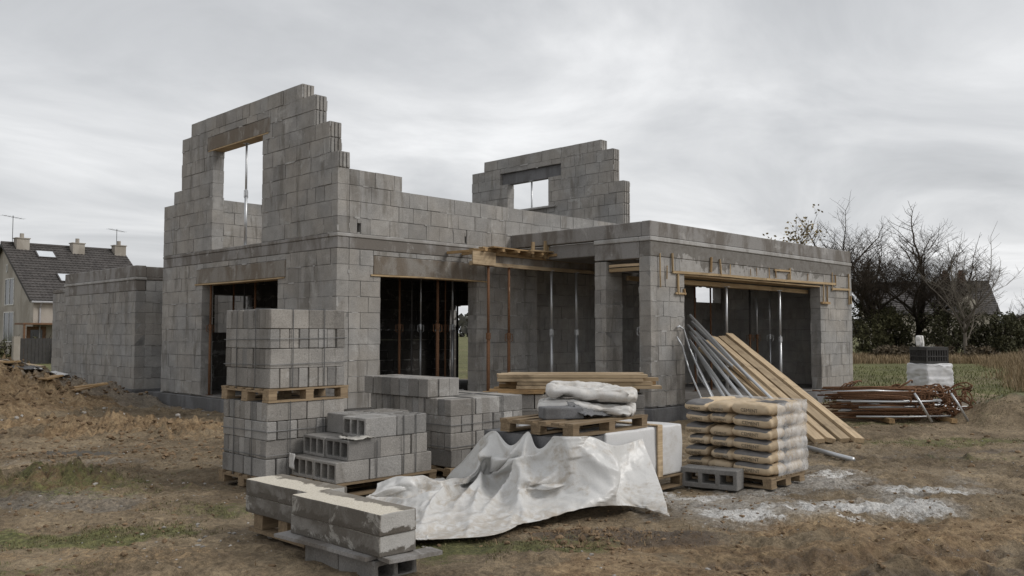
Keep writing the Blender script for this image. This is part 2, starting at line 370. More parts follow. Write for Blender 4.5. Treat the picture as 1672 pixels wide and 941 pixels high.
# porch slab formwork (beam line on props, joists and loose boards above)
pf = thing('slab_formwork','yellow timber slab formwork projecting over the recessed porch on steel props','formwork')
board('beam',(2.36,-.9,2.905),(6.3,-.9,2.905),.08,.07,'plank',0,pf); board('beam',(2.36,-.9,3.115),(6.2,-.9,3.10),.08,.05,'oldwood',0,pf)
board('web',(2.46,-.88,3.01),(6.2,-.88,3.0),.027,.16,'stain',0,pf)
board('end_plate',(2.36,-.95,3.01),(2.95,-.955,3.005),.03,.25,'plank',0,pf)
for i in range(9):
    x = 2.62+i*.36; board('joist',(x,-1.15+random.uniform(-.1,.1),3.165),(x+random.uniform(-.08,.08),-.02,3.165),.07,.05,'oldwood',0,pf)
for i,(y,x0,x1) in enumerate(((-1.06,2.75,4.2),(-.92,2.6,5.3),(-.75,3.0,5.6),(-.55,2.7,4.8),(-.35,2.9,5.4),(-1.12,3.7,5.2))):
    board('deck_board',(x0,y,3.205+random.uniform(0,.03)),(x1,y+random.uniform(-.05,.05),3.205+random.uniform(0,.03)),.13,.024,'form' if i%2 else 'oldwood',0,pf)
for x in (3.95,4.32,4.42): board('upright',(x,-1.0,3.1),(x+.02,-1.0,3.46-.05*(x<4)),.07,.035,'form',0,pf)
for z,w in ((2.99,.04),(2.86,.05),(2.78,.07)): board('rail',(4.42,-3.3,z),(4.43,-2.57,z),.04,w,'plank' if z>2.8 else 'form',0,pf)
# ---------------------------------------------------------------- steel shoring props
def prop(u, v, z0, z1, fin, label, fin2=None, r=.03, lean=(0,0), collar=.52):
    t = thing('shoring_prop', label, 'steel prop', (u,v,z0), random.uniform(0,3), 'steel shoring props'); H = z1-z0; zc = H*collar
    m1, m2 = M[fin], M[fin2 or fin]; lx,ly = lean
    P = lambda z: (lx*z/H, ly*z/H, z)
    b = MB(); b.tube([P(.006),P(zc)], r, 9); b.build('outer_tube', m1, t, True)
    b = MB(); b.tube([P(zc-.1),P(H-.008)], r*.8, 8); b.build('inner_tube', m2, t, True)
    b = MB(); b.box((-.06,-.06,0),(.06,.06,.008)); b.build('base_plate', m1, t)
    b = MB(); b.box((lx-.06,ly-.06,H-.008),(lx+.06,ly+.06,H)); b.build('head_plate', m2, t)
    b = MB(); c = Vector(P(zc)); b.tube([c-Vector((0,0,.07)),c+Vector((0,0,.05))], r*1.35, 9)
    for s in (-1,1): b.tube([c+Vector((s*r*1.2,0,.02)),c+Vector((s*(r+.045),0,.03)),c+Vector((s*(r+.05),0,-.1)),c+Vector((s*(r+.02),0,-.12))], .008, 5)
    b.build('collar', m1, t); return t
zf = ZF
prop(.14,3.52,ZT,5.505,'galv','tall galvanised prop standing in the front gable window')
prop(8.42,3.2,ZT,5.72,'galv','slender galvanised prop in the rear gable window')
for u,v,f,l in ((.14,4.98,'rust','rusty prop against the left jamb of the side doorway'),(.9,5.42,'rust','rusty prop behind the tall block stack, left one under the side lintel'),
    (.9,4.92,'dark','dark prop between two rusty ones in the side doorway'),(.9,4.45,'rust','rusty prop nearest the right jamb of the side doorway')): prop(u,v,zf,3.09,f,l)
for u,v,f,l,r in ((2.33,1.2,'rust','thin rusty prop in the left half of the wide dark opening',.026),(2.65,1.2,'dark','dull grey prop beside the thin rusty prop in the dark opening',.02),
    (2.89,1.2,'galv','grey prop in the middle of the wide dark opening',.02),(2.75,.5,'rust','thick rusty prop in the middle of the wide dark opening',.034),
    (3.36,1.2,'galv','grey prop right of the thick rusty prop in the dark opening',.026),(3.57,1.2,'rust','brown prop close to the right jamb of the dark opening',.022),(3.6,1.0,'galv','grey prop nearest the right jamb of the dark opening',.03)): prop(u,v,zf,3.09,f,l,r=r)
prop(7.6,5.3,zf,3.09,'dark','black prop standing against the bright rear doorway',r=.035); prop(7.2,5.35,zf,3.09,'dark','thin black prop beside the bright rear doorway',r=.025)
prop(2.82,-.9,.1,2.87,'rust','pale rusty prop at the outer end of the porch formwork',r=.034); prop(3.38,-.9,.1,2.87,'rust','dark rusty prop second from the outer end of the porch formwork',r=.032)
prop(4.63,-.9,zf,2.87,'galv','galvanised prop under the porch formwork, left of two',r=.034); prop(5.42,-.9,zf,2.87,'galv','galvanised prop under the porch formwork, right of two',r=.034)
prop(5.12,.05,zf,3.09,'rust','rusty prop at the edge of the dark porch recess',r=.015); prop(4.55,-3.2,zf,2.97,'galv','galvanised prop in the narrow gap beside the annex corner',r=.025)
prop(7.45,-3.3,zf,2.56,'galv','bright galvanised prop the long planks lean on',r=.036); prop(9.79,-3.3,zf,2.56,'galv','bright galvanised prop in the right half of the annex opening',r=.036)
for u,v,f,f2,l in ((8.6,-1.8,'rust','rust','rusty prop under the small bright annex window'),(9.28,-1.8,'rust','rust','thin brown prop deep inside the annex'),(10.4,-2.2,'rust','dark','dark prop near the middle of the annex room'),
    (10.75,-2.2,'rust','galv','two tone prop with rusty foot inside the annex'),(11.4,-2.2,'galv','galv','thin grey prop deep in the annex'),(11.5,-1.6,'dark','dark','dark thin prop by the annex side wall')): prop(u,v,.25,2.66,f,l,f2,r=.026)
# ---------------------------------------------------------------- block stacks in the yard
_cache = {}
def block_mesh(w, d, h):
    k = (round(w,3),round(d,3),round(h,3))
    if k not in _cache:
        m = MB(); m.box((-w/2,-d/2,0),(w/2,d/2,h),1,0,.002); _cache[k] = bevel_mesh(m.mesh('block',M['loose']), .006)
    return _cache[k]
def hollow_mesh(lx, ly, lz, n=3, t=.028, vert=False):
    """concrete block with n cores running through it along local x (or up, when vert)"""
    k = ('h',lx,ly,lz,n,vert)
    if k in _cache: return _cache[k]
    H = lx if vert else lz; D = lz if vert else lx
    c = (ly-(n+1)*t)/n; ys=[-ly/2]
    for i in range(n): ys += [ys[-1]+t, ys[-1]+t+c]
    ys.append(ly/2); zs=[0,t*1.15,H-t*1.15,H]
    bm = bmesh.new(); vs={}
    def V(x,j,l):
        q=(x,j,l)
        if q not in vs: vs[q]=bm.verts.new((x*D, ys[j], zs[l]))
        return vs[q]
    solid = lambda i,j: 0<=i<len(ys)-1 and 0<=j<3 and not (i%2==1 and j==1)
    for i in range(len(ys)-1):
        for j in range(3):
            if not solid(i,j): continue
            bm.faces.new([V(0,i,j),V(0,i,j+1),V(0,i+1,j+1),V(0,i+1,j)]); bm.faces.new([V(1,i,j),V(1,i+1,j),V(1,i+1,j+1),V(1,i,j+1)])
            for di,dj,a,b in ((-1,0,(i,j),(i,j+1)),(1,0,(i+1,j+1),(i+1,j)),(0,-1,(i+1,j),(i,j)),(0,1,(i,j+1),(i+1,j+1))):
                if not solid(i+di,j+dj): bm.faces.new([V(0,*a),V(1,*a),V(1,*b),V(0,*b)])
    bmesh.ops.recalc_face_normals(bm, faces=bm.faces)
    me = bpy.data.meshes.new('hollow_block'); bm.to_mesh(me); bm.free()
    if vert: me.transform(Matrix(((0,0,1,0),(0,1,0,0),(-1,0,0,lz),(0,0,0,1))))
    me.transform(Matrix.Translation((0,0,0)))
    me.materials.append(M['loose']); bevel_mesh(me, .006, 1, .6, 1, .0035, 14); _cache[k]=me; return me
def pallet_mesh(w, d, h=.13, along='x', nb=6, mat='pallet'):
    m = MB(); t=.02; q=.095
    L,W = (w,d) if along=='x' else (d,w)
    for i in range(nb):
        y = -W/2 + (W-.1)*i/(nb-1); m.box((-L/2,y,h-t),(L/2,y+.1,h),random.uniform(.8,1.1),0,.003)
    for x in (-L/2+.002, -.05, L/2-.102):
        m.box((x,-W/2+.004,h-2*t-.001),(x+.1,W/2-.004,h-t-.001))
        for y in (-W/2+.006,-.06,W/2-.126): m.box((x+.003,y,t+.001),(x+.097,y+.12,h-2*t-.002),1,0,.002)
    for y in (-W/2+.006,-.06,W/2-.126): m.box((-L/2,y,0),(L/2,y+.12,t))
    me = m.mesh('pallet', M[mat])
    if along!='x': me.transform(Matrix.Rotation(math.pi/2,4,'Z'))
    return me
def strapped(label, x, y, w, d, layers, hc, z=0, rz=0, ph=.12, skip=None, straps=True, nsm=6, grid=None):
    nsm=nsm+2 if w<1 else nsm
    t = thing('strapped_block_stack', label, 'block stack', (x,y,z), rz, 'strapped block stacks')
    if ph: link('pallet', pallet_mesh(w+.06,d+.06,ph), t)
    n=0
    for l in range(layers):
        if l%2==0: nu,nv = nsm, max(1,round(d/.42))
        else: nu,nv = max(1,round(w/.42)), max(2,round(d/.115))
        if grid: nu,nv = grid
        bu,bv = w/nu, d/nv; me = block_mesh(bu-.007,bv-.006,hc-.004)
        for i in range(nu):
            for j in range(nv):
                if skip and skip(i,j,l,nu,nv): continue
                o = link('block', me, t)
                o.location = (-w/2+bu*(i+.5)+random.uniform(-.006,.006), -d/2+bv*(j+.5)+random.uniform(-.006,.006), ph+hc*l+.002)
                o.rotation_euler = (0,0,random.uniform(-.012,.012)+(math.pi if random.random()<.5 else 0)); n+=1
    H = ph+layers*hc
    if straps:
        e=.013
        for fz in (.30,.62):
            m = MB(); zz = ph+layers*hc*fz; a,b = w/2+e, d/2+e
            m.tube([(-a,-b,zz),(a,-b,zz+.012),(a,b,zz),(-a,b,zz-.01),(-a,-b,zz)], .0042, 5); m.build('strap', M['strap'], t)
        for fx in (-.22,.2):
            m = MB(); xx=w*fx; b=d/2+e; m.tube([(xx,-b,ph-.04),(xx,-b,H+.004),(xx,b,H+.004),(xx,b,ph-.04)], .005, 5); m.build('strap', M['strap'], t)
        for fy in (-.2,.22):
            m = MB(); yy=d*fy; a=w/2+e; m.tube([(-a,yy,ph-.04),(-a,yy,H+.008),(a,yy,H+.008),(a,yy,ph-.04)], .005, 5); m.build('strap', M['strap'], t)
    return t
strapped('lower strapped stack of grey blocks on a pallet, carrying another stack', -3.62,-4.37,.94,.92,4,.19,ph=.12)
strapped('upper strapped stack of grey blocks on a pallet, on top of another stack', -3.60,-4.35,.92,.92,4,.205,z=.882,ph=.14,rz=.015)
strapped('wide strapped stack of grey blocks half covered by the white tarpaulin', -1.62,-4.75,1.16,1.5,4,.19,ph=.09,nsm=7)
strapped('thick layer of upright blocks lying on the wide strapped stack', -1.98,-4.52,.5,1.22,1,.215,z=.852,ph=0,straps=False,grid=(3,7))
strapped('low strapped stack of grey blocks under the pile of yellow planks', 1.1,-4.62,1.75,.8,3,.2,ph=.12,rz=-.795,nsm=9)
# stepped pile of loose hollow blocks
link('wooden_pallet', pallet_mesh(1.25,.85,.14), None); P0 = bpy.data.objects['wooden_pallet']; P0.location = (-3.2,-5.28,0)
tag(P0,'weathered pallet under the stepped pile of hollow blocks','pallet',group='wooden pallets')
HB = .4; hh=.2
steps = [(-3.83,3,.14,'bottom'),(-3.70,2,.343,'middle'),(-3.5,2,.546,'top')]
for (x0,nu,z,nm) in steps:
    for j in range(2):
        xs = x0 + (.09 if (nm=='top' and j==1) else 0)
        n = nu + (1 if nm=='middle' else 0)
        for i in range(n):
            short = nm=='middle' and i==n-1
            vert = nm=='top' and (i==1 or j==1) and not (i==0 and j==0)
            me = hollow_mesh(.2 if short else HB-.006, HB-.008, hh, 3, .026, vert)
            o = link('hollow_block', me); o.location = (xs+HB*i+random.uniform(-.006,.006), -5.49+.41*j+random.uniform(-.006,.006), z); o.rotation_euler=(0,0,random.uniform(-.012,.012))
            col = ('first','second','third')[i]; row = 'front row' if j==0 else 'rear row'
            tag(o, f'{nm} tier hollow block of the stepped pile, {row}, {col} from the stepped end','hollow block','hollow blocks of the stepped pile')
# thin ties around it
for x in (-3.36,-3.02,-2.86):
    m = MB(); m.tube([(x,-5.70,.15),(x,-5.703,.4),(x,-5.70,.52 if x<-3.3 else .75)], .005, 5); o = m.build('strap', M['strap'])
    tag(o, {-3.36:'short black strap on the left of the stepped hollow block pile',-3.02:'black strap in the middle of the stepped hollow block pile',-2.86:'black strap nearest the right end of the stepped hollow block pile'}[x],'strap','black straps on the hollow blocks')
def sheet(name, P, mat, label, cat, n=14, amp=.02, seed=0, thick=.004, group=None):
    """a crumpled sheet spread over four corners"""
    P=[Vector(p) for p in P]; m=MB(); V=[];F=[]
    for i in range(n+1):
        for j in range(n+1):
            a,b=i/n,j/n; p=(P[0]*(1-a)+P[1]*a)*(1-b)+(P[3]*(1-a)+P[2]*a)*b
            k=float(fbm(np.array([a*3+seed]),np.array([b*3]),1.3,4,seed)[0]); k2=float(fbm(np.array([a*3]),np.array([b*3+seed]),1.5,3,seed+5)[0])
            V.append((p.x+k2*amp*.6,p.y+k*amp*.5,p.z+abs(k)*amp*1.6))
    for i in range(n):
        for j in range(n): F.append((i*(n+1)+j,(i+1)*(n+1)+j,(i+1)*(n+1)+j+1,i*(n+1)+j+1))
    m.add(V,F); o=m.build(name,M[mat],None,True)
    md=o.modifiers.new('thick','SOLIDIFY'); md.thickness=thick
    return tag(o,label,cat,group)
M['white'] = None
def m_white(name, base, dirt, amt, trans=.0, sc=2.2, lo=.55, hi=.72, rough=.5, bp=.25, cr=0):
    t=NT(name); P=t.pos; n=t.noise(P,sc,6,.68,.6); n2=t.noise(P,14,5,.7,.5); g=t.noise(P,120,2,.6)
    f=t.math('MULTIPLY',t.rng(t.math('ADD',t.math('MULTIPLY',n,.75),t.math('MULTIPLY',n2,.25)),lo-.06,hi-.06),amt)
    z=t.sep(P)[2]; f=t.math('MAXIMUM',f,t.math('MULTIPLY',t.math('MULTIPLY',t.rng(z,.0,.16,1,0),t.rng(n2,.35,.6)),amt*.9))
    c=t.mix(f,base,dirt); c=t.mix(1.,c,t.rng(g,.2,.8,.93,1.05),'MULTIPLY')
    hh=t.math('ADD',n2,t.math('MULTIPLY',g,.1))
    if cr:
        w=t.n('ShaderNodeVectorMath',operation='ADD'); t.put(w.inputs[0],P); nn=t.n('ShaderNodeTexNoise'); nn.inputs['Scale'].default_value=3.5; t.put(nn.inputs['Vector'],P); sc=t.n('ShaderNodeVectorMath',operation='SCALE'); t.put(sc.inputs[0],nn.outputs['Color']); sc.inputs['Scale'].default_value=.25; t.put(w.inputs[1],sc.outputs[0])
        for s_,k_ in ((4.5,1.),(11.,.45)):
            v=t.n('ShaderNodeTexVoronoi',feature='F1'); t.put(v.inputs['Vector'],w.outputs[0]); v.inputs['Scale'].default_value=s_; hh=t.math('ADD',t.math('MULTIPLY',hh,.6),t.math('MULTIPLY',v.outputs['Distance'],k_*cr))
    t.bump(hh,bp,.012); return t.fin(c,rough,.45)
M['tarp']=m_white('white_tarpaulin',(.60,.595,.58),(.33,.265,.185),.72,rough=.34,bp=.42,cr=2.6); M['white']=m_white('white_wrap',(.62,.62,.62),(.40,.36,.30),.45,cr=1.,bp=.3)
M['sack']=m_white('white_sack',(.62,.605,.58),(.42,.35,.27),.5,sc=4); M['bale']=m_white('stretch_wrap',(.64,.64,.65),(.5,.48,.44),.25); M['paper']=m_white('torn_paper',(.46,.44,.40),(.3,.26,.2),.5)
sheet('paper_scrap',[(-3.66,-5.74,.552),(-3.40,-5.73,.555),(-3.43,-5.50,.553),(-3.70,-5.52,.553)],'paper','torn pale paper scrap lying on the middle tier of hollow blocks','paper scrap',10,.025,3)
sheet('plastic_scrap',[(-3.86,-4.98,.20),(-3.87,-4.90,.22),(-3.855,-4.88,.36),(-3.85,-4.97,.36)],'sack','small white plastic scrap hanging at the far end of the hollow blocks','plastic scrap',8,.02,9)
# ---------------------------------------------------------------- concrete lintels in the foreground
def m_lintel():
    t=NT('precast_lintel'); P=t.pos; N=t.sep(t.nor); O=t.sep(t.obj); r=t.rand
    n=t.noise(P,2.6,6,.66,.5); n2=t.noise(P,9,6,.7,.4); g=t.noise(P,95,3,.7); sp=t.noise(P,120,2,.6)
    lv=t.noise(P,5.5,6,.7,.6)
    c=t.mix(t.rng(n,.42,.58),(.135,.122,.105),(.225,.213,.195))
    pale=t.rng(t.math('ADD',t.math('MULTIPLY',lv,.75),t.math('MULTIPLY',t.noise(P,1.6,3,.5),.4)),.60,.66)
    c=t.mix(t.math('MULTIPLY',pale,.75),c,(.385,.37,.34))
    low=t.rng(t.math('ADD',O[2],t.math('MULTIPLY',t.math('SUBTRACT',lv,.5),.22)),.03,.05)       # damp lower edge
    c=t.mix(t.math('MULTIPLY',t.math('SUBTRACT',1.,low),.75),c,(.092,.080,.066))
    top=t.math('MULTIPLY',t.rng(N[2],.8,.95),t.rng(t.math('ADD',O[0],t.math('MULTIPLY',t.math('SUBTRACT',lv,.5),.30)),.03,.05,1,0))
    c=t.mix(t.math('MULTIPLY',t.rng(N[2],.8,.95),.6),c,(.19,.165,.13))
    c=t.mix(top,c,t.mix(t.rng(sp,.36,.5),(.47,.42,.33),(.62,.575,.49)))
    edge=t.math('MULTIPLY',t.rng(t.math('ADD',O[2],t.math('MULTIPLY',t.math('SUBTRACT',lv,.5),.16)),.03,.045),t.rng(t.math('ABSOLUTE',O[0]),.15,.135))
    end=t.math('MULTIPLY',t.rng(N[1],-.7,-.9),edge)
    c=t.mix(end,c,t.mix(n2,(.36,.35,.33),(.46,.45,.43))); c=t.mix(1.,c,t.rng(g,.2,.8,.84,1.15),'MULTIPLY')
    t.bump(t.math('ADD',g,t.math('MULTIPLY',n2,1.5)),.5,.008); return t.fin(c,.85,.25)
M['lintel']=m_lintel()
def lintel(x,y,z,w,L,h,label,rz=0):
    m=MB(); m.box((-w/2,0,0),(w/2,L,h)); me=bevel_mesh(m.mesh('concrete_lintel',M['lintel']),.009,2,.6,5,.004,7)
    o=link('concrete_lintel',me); o.location=(x,y,z); o.rotation_euler=(0,0,rz); return tag(o,label,'lintel',group='concrete lintels in the foreground')
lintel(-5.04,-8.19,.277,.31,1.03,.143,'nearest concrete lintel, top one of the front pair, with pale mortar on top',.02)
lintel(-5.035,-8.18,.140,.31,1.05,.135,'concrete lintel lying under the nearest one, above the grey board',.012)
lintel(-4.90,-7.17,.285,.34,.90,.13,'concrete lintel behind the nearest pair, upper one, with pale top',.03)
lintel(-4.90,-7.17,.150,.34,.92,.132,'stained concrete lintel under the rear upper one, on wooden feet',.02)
o=board('plank',(-5.07,-8.10,.127),(-5.12,-7.05,.122),.35,.024,'oldwood'); o.data.materials[0]=M['ring']; tag(o,'grey board under the front pair of concrete lintels','board')
o=board('plank',(-5.16,-8.19,.125),(-4.74,-8.225,.118),.14,.026,'oldwood'); o.data.materials[0]=M['ring']; tag(o,'short grey board crossing under the nearest lintel and sticking out on its right','board')
for k,(y,n) in enumerate(((-8.12,'near'),(-7.70,'far'))):
    me=hollow_mesh(.40,.36,.16,2,.034); o=link('hollow_block',me); o.rotation_euler=(0,0,math.pi/2+.02); o.location=(-5.0,y,-.055); tag(o,f'half buried grey block supporting the front lintels, {n} one','hollow block',group='blocks under the lintels')
m=MB()
for y in (-6.48,-6.85): m.box((-5.06,y,.03),(-4.74,y+.13,.149),1,0,.003)
m.box((-5.07,-7.1,0),(-4.95,-6.28,.028)); m.box((-4.84,-7.1,0),(-4.73,-6.28,.028))
o=m.build('timber_bearer',M['pallet']); tag(o,'low wooden bearer with block feet under the rear lintels','bearer')
# ---------------------------------------------------------------- wrapped goods, pallet, sacks
wp=thing('wrapped_pallet','white wrapped pallet load with a yellow edge board, under a wooden pallet','pallet load',(-1.73,-7.05,0))
link('pallet',pallet_mesh(1.84,1.2,.13),wp)
m=MB(); m.box((-.90,-.56,.132),(-.42,.56,.628),.8,0,.004); m.build('grey_goods',M['plinth'],wp)
m=MB(); m.box((-.40,-.58,.132),(.90,.58,.64)); me=bevel_mesh(m.mesh('wrap',M['white']),.025,3,.6,7,.012,4); me.polygons.foreach_set('use_smooth',[True]*len(me.polygons)); link('wrap',me,wp)
m=MB(); m.box((.42,-.606,.135),(.50,-.588,.655)); o=m.build('edge_board',M['plank'],wp); m=MB(); m.box((.42,-.60,.648),(.50,.2,.66)); m.build('edge_board',M['plank'],wp)
o=link('wooden_pallet',pallet_mesh(1.24,.9,.125)); o.location=(-2.03,-7.17,.642); o.rotation_euler=(0,0,.05); tag(o,'wooden pallet lying on the white wrapped load, carrying white sacks','pallet',group='wooden pallets')
def pillow(name, a, b, h, mat, n=26, wr=.012, seed=0, p=5., flat=.35, fx=1.):
    m=MB(); V=[];F=[]; 
    for side in (1,-1):
        for i in range(n+1):
            for j in range(n+1):
                x=i/n*2-1; y=j/n*2-1
                e=((1-abs(x)**p)*(1-abs(y)**p))**.42
                pin=1-.05*abs(x)**6*abs(y)**2
                k=float(0)
                V.append([x*a*pin*(1-.03*(1-e)),y*b*pin*(1-.05*abs(x)**4), side*h*e])
    V=np.array(V); nz=fbm(V[:,0]*fx+seed*3.1,V[:,1]*1.0+V[:,2]*1.7,5.,4,seed); nz2=fbm(V[:,0]*.6+seed,V[:,1]*2.4+V[:,2]*3,7.,3,seed+9)
    e=np.clip(np.abs(V[:,2])/h,0,1); sg=np.sign(V[:,2]); V[:,2]+= (nz*wr+ -np.abs(nz2)*wr*1.2)*e*sg; V[:,1]+=nz2*wr*.5; cr=(1-np.abs(fbm(V[:,0]*.8*fx+seed,V[:,1]*1.6+V[:,2]*2,3.2,3,seed+20)))**7; V[:,2]-=cr*wr*.9*e*sg; V[:,2]=np.where(V[:,2]<0,np.maximum(V[:,2],-h*(1-flat*.3)),V[:,2])
    N=n+1
    for s in (0,1):
        for i in range(n):
            for j in range(n):
                q=[s*N*N+i*N+j,s*N*N+(i+1)*N+j,s*N*N+(i+1)*N+j+1,s*N*N+i*N+j+1]; F.append(tuple(q if s==0 else q[::-1]))
    m.add(V,F); me=m.mesh(name,M[mat],True)
    bm=bmesh.new(); bm.from_mesh(me); bmesh.ops.remove_doubles(bm,verts=bm.verts,dist=1e-4); bm.to_mesh(me); bm.free(); me.polygons.foreach_set('use_smooth',[True]*len(me.polygons)); return me
for k,(z,a,b,h,rz,lab,dx) in enumerate(((.84,.50,.37,.082,-1.02,'lower of two folded white sacks on the wooden pallet',.0),(.985,.48,.34,.078,-.94,'upper of two folded white sacks on the wooden pallet',.03))):
    o=link('white_sack',pillow('white_sack',a,b,h,'sack',60,.062,k+3,12,.35,.45)); o.location=(-1.75+dx,-7.1-dx,z); o.rotation_euler=(.0,.06,rz); tag(o,lab,'sack',group='folded white sacks')
m=MB(); m.box((-.2,-.11,0),(.2,.11,.115)); me=bevel_mesh(m.mesh('kerb_stone',M['plinth']),.02,3,.6,3,.006,9); o=link('kerb_stone',me); o.location=(-2.30,-7.22,.768); o.rotation_euler=(0,0,-.55); tag(o,'dark grey rounded stone block beside the white sacks on the pallet','stone block')
o=sheet('plastic_film',[(-2.25,-7.48,.80),(-1.75,-7.5,.775),(-1.75,-7.25,.80),(-2.2,-7.2,.90)],'plinth','dirty grey plastic film crumpled between the stone block and white sacks','plastic film',16,.05,5)
# ---------------------------------------------------------------- cement bags
def m_bag():
    t=NT('kraft_paper_bag'); P=t.pos; n=t.noise(P,9,5,.65,.4); g=t.noise(P,60,3,.6)
    c=t.mix(t.rng(n,.3,.7),(.58,.465,.325),(.47,.365,.24)); pm=t.rng(t.math('ADD',t.attr('panel'),t.math('MULTIPLY',t.math('SUBTRACT',t.noise(P,30,3,.6),.5),.25)),.45,.55)
    c=t.mix(t.math('MULTIPLY',pm,.93),c,t.mix(n,(.10,.105,.115),(.155,.155,.16))); c=t.mix(t.math('MULTIPLY',t.rng(t.noise(P,4,6,.7),.56,.7),.45),c,(.5,.46,.40))
    c=t.mix(1.,c,t.math('MULTIPLY_ADD',t.rand,.25,.87),'MULTIPLY'); t.bump(t.math('ADD',n,t.math('MULTIPLY',g,.3)),.45,.008); return t.fin(c,.75,.25)
M['bag']=m_bag(); M['ink']=m_plain('dark_ink',(.07,.065,.06),.8)
from mathutils.bvhtree import BVHTree
def text_mesh(s, size):
    cu=bpy.data.curves.new('txt','FONT'); cu.body=s; cu.size=size; cu.align_x='CENTER'; cu.align_y='CENTER'; cu.resolution_u=2
    o=bpy.data.objects.new('txt',cu); COL.objects.link(o); dg=bpy.context.evaluated_depsgraph_get(); dg.update()
    me=bpy.data.meshes.new_from_object(o.evaluated_get(dg)); bpy.data.objects.remove(o); bpy.data.curves.remove(cu); return me
def bag_pair(a,b,h,seed,panel,facing):
    """bag mesh plus its lettering; facing = local direction of the printed side"""
    me=pillow('cement_bag',a,b,h,'bag',34,.016,seed,5.); at=me.attributes.new('panel','FLOAT','POINT'); vals=[]
    for v in me.vertices:
        c=v.co; q = (c.x/a if facing=='y' else c.y/b); up=c.z/h
        side = (c.y/b<-.2) if facing=='y' else (c.x/a<-.55)
        inn = sstep(.95,.72,abs(q)) if panel<3 else sstep(.65,.45,abs(q-.15))
        vals.append(float(inn*sstep(.0,.22,up)*(1 if side or up>.2 else 0)*sstep(-.25,-.5,c.y/b if facing=='y' else c.x/a)) if panel else 0.)
    at.data.foreach_set('value',vals)
    tx=text_mesh('CEMENT',.052 if facing=='y' else .04); bv=BVHTree.FromPolygons([v.co for v in me.vertices],[tuple(p.vertices) for p in me.polygons])
    for v in tx.vertices:
        x,y=v.co.x,v.co.y
        o,d=(Vector((x,-2*b,y-.018)),Vector((0,1,0))) if facing=='y' else (Vector((-2*a,-x,y-.018)),Vector((1,0,0)))
        hit=bv.ray_cast(o,d); v.co=(hit[0]-d*.0025) if hit[0] else o
    tx.materials.clear(); tx.materials.append(M['ink']); tx.update(); return me,tx
o=link('wooden_pallet',pallet_mesh(.78,1.06,.112,'y',7)); o.location=(-.07,-7.90,0); o.rotation_euler=(0,0,.02); tag(o,'wooden pallet under the stack of brown cement bags','pallet',group='wooden pallets')
SB=[bag_pair(.235,.19,.072,s,pn,'y') for s,pn in ((1,1),(2,2),(3,0),(4,1))]; LB=[bag_pair(.385,.150,.07,s+10,pn,'x') for s,pn in ((1,1),(2,3),(3,1),(4,0))]
ordn=['bottom','second','third','fourth','fifth','top']
BAGS=[]
for l in range(6):
    z=.112+.124*l+.068
    for (kind,x,y,nm) in (('s',-.26,-8.20,'at the near corner'),('s',.12,-8.21,'at the wrapped end'),('l',-.07,-7.83,'in the middle'),('l',-.07,-7.53,'at the far end')):
        me,tx=random.choice(SB if kind=='s' else LB)
        o=link('cement_bag',me); o.location=(x+random.uniform(-.012,.012),y+random.uniform(-.012,.012),z)
        o.rotation_euler=(random.uniform(-.035,.035),random.uniform(-.035,.035),random.uniform(-.06,.06)+(-math.pi/2 if kind=='s' else 0)); 
        if kind=='s': o.rotation_euler.z+=0
        tag(o,f'brown paper cement bag in the {ordn[l]} layer of the stack, {nm}','cement bag','cement bags')
        t=link('lettering',tx,o); BAGS.append(o)
def m_film():
    t=NT('clear_film'); tr=t.n('ShaderNodeBsdfTransparent'); mx=t.n('ShaderNodeMixShader'); n=t.noise(t.pos,7,5,.65,.6)
    t.fin((.80,.80,.80),.25,.6); t.bump(t.noise(t.pos,16,4,.6,.8),.6,.02)
    t.put(mx.inputs[0],t.rng(n,.3,.7,.22,.66)); t.t.links.new(tr.outputs[0],mx.inputs[1]); t.t.links.new(t.p.outputs[0],mx.inputs[2]); t.t.links.new(mx.outputs[0],t.out.inputs['Surface']); return t.mat
M['film']=m_film()
m=MB(); V=[];F=[]; nx,nz=40,48; path=[(-.36,-8.462),(.10,-8.468),(.335,-8.45),(.345,-8.2),(.345,-7.5)]
ts=np.linspace(0,4,nx+1)
for j in range(nz+1):
    for t_ in ts:
        i=min(3,int(t_)); f=t_-i; x=path[i][0]*(1-f)+path[i+1][0]*f; y=path[i][1]*(1-f)+path[i+1][1]*f; z=.125+.75*j/nz
        bl=abs(math.sin(math.pi*(z-.112)/.124)); k=float(fbm(np.array([t_*1.3]),np.array([z*3.2]),2.2,3,4)[0])
        d=-.018*(1-bl**.5)+k*.012
        if t_<2.4: V.append((x,y-d-.012,z))
        else: V.append((x+d+.012,y,z))
for j in range(nz):
    for i in range(nx): F.append((j*(nx+1)+i,j*(nx+1)+i+1,(j+1)*(nx+1)+i+1,(j+1)*(nx+1)+i))
m.add(V,F); o=m.build('plastic_wrap',M['film'],None,True); tag(o,'clear crinkled plastic wrap around the right side of the cement bags','plastic wrap')
me=hollow_mesh(.22,.60,.2,3,.045); o=link('hollow_block',me); o.location=(-.80,-7.92,-.008); o.rotation_euler=(0,0,.22); tag(o,'single hollow block on the ground in front of the cement bags','hollow block')
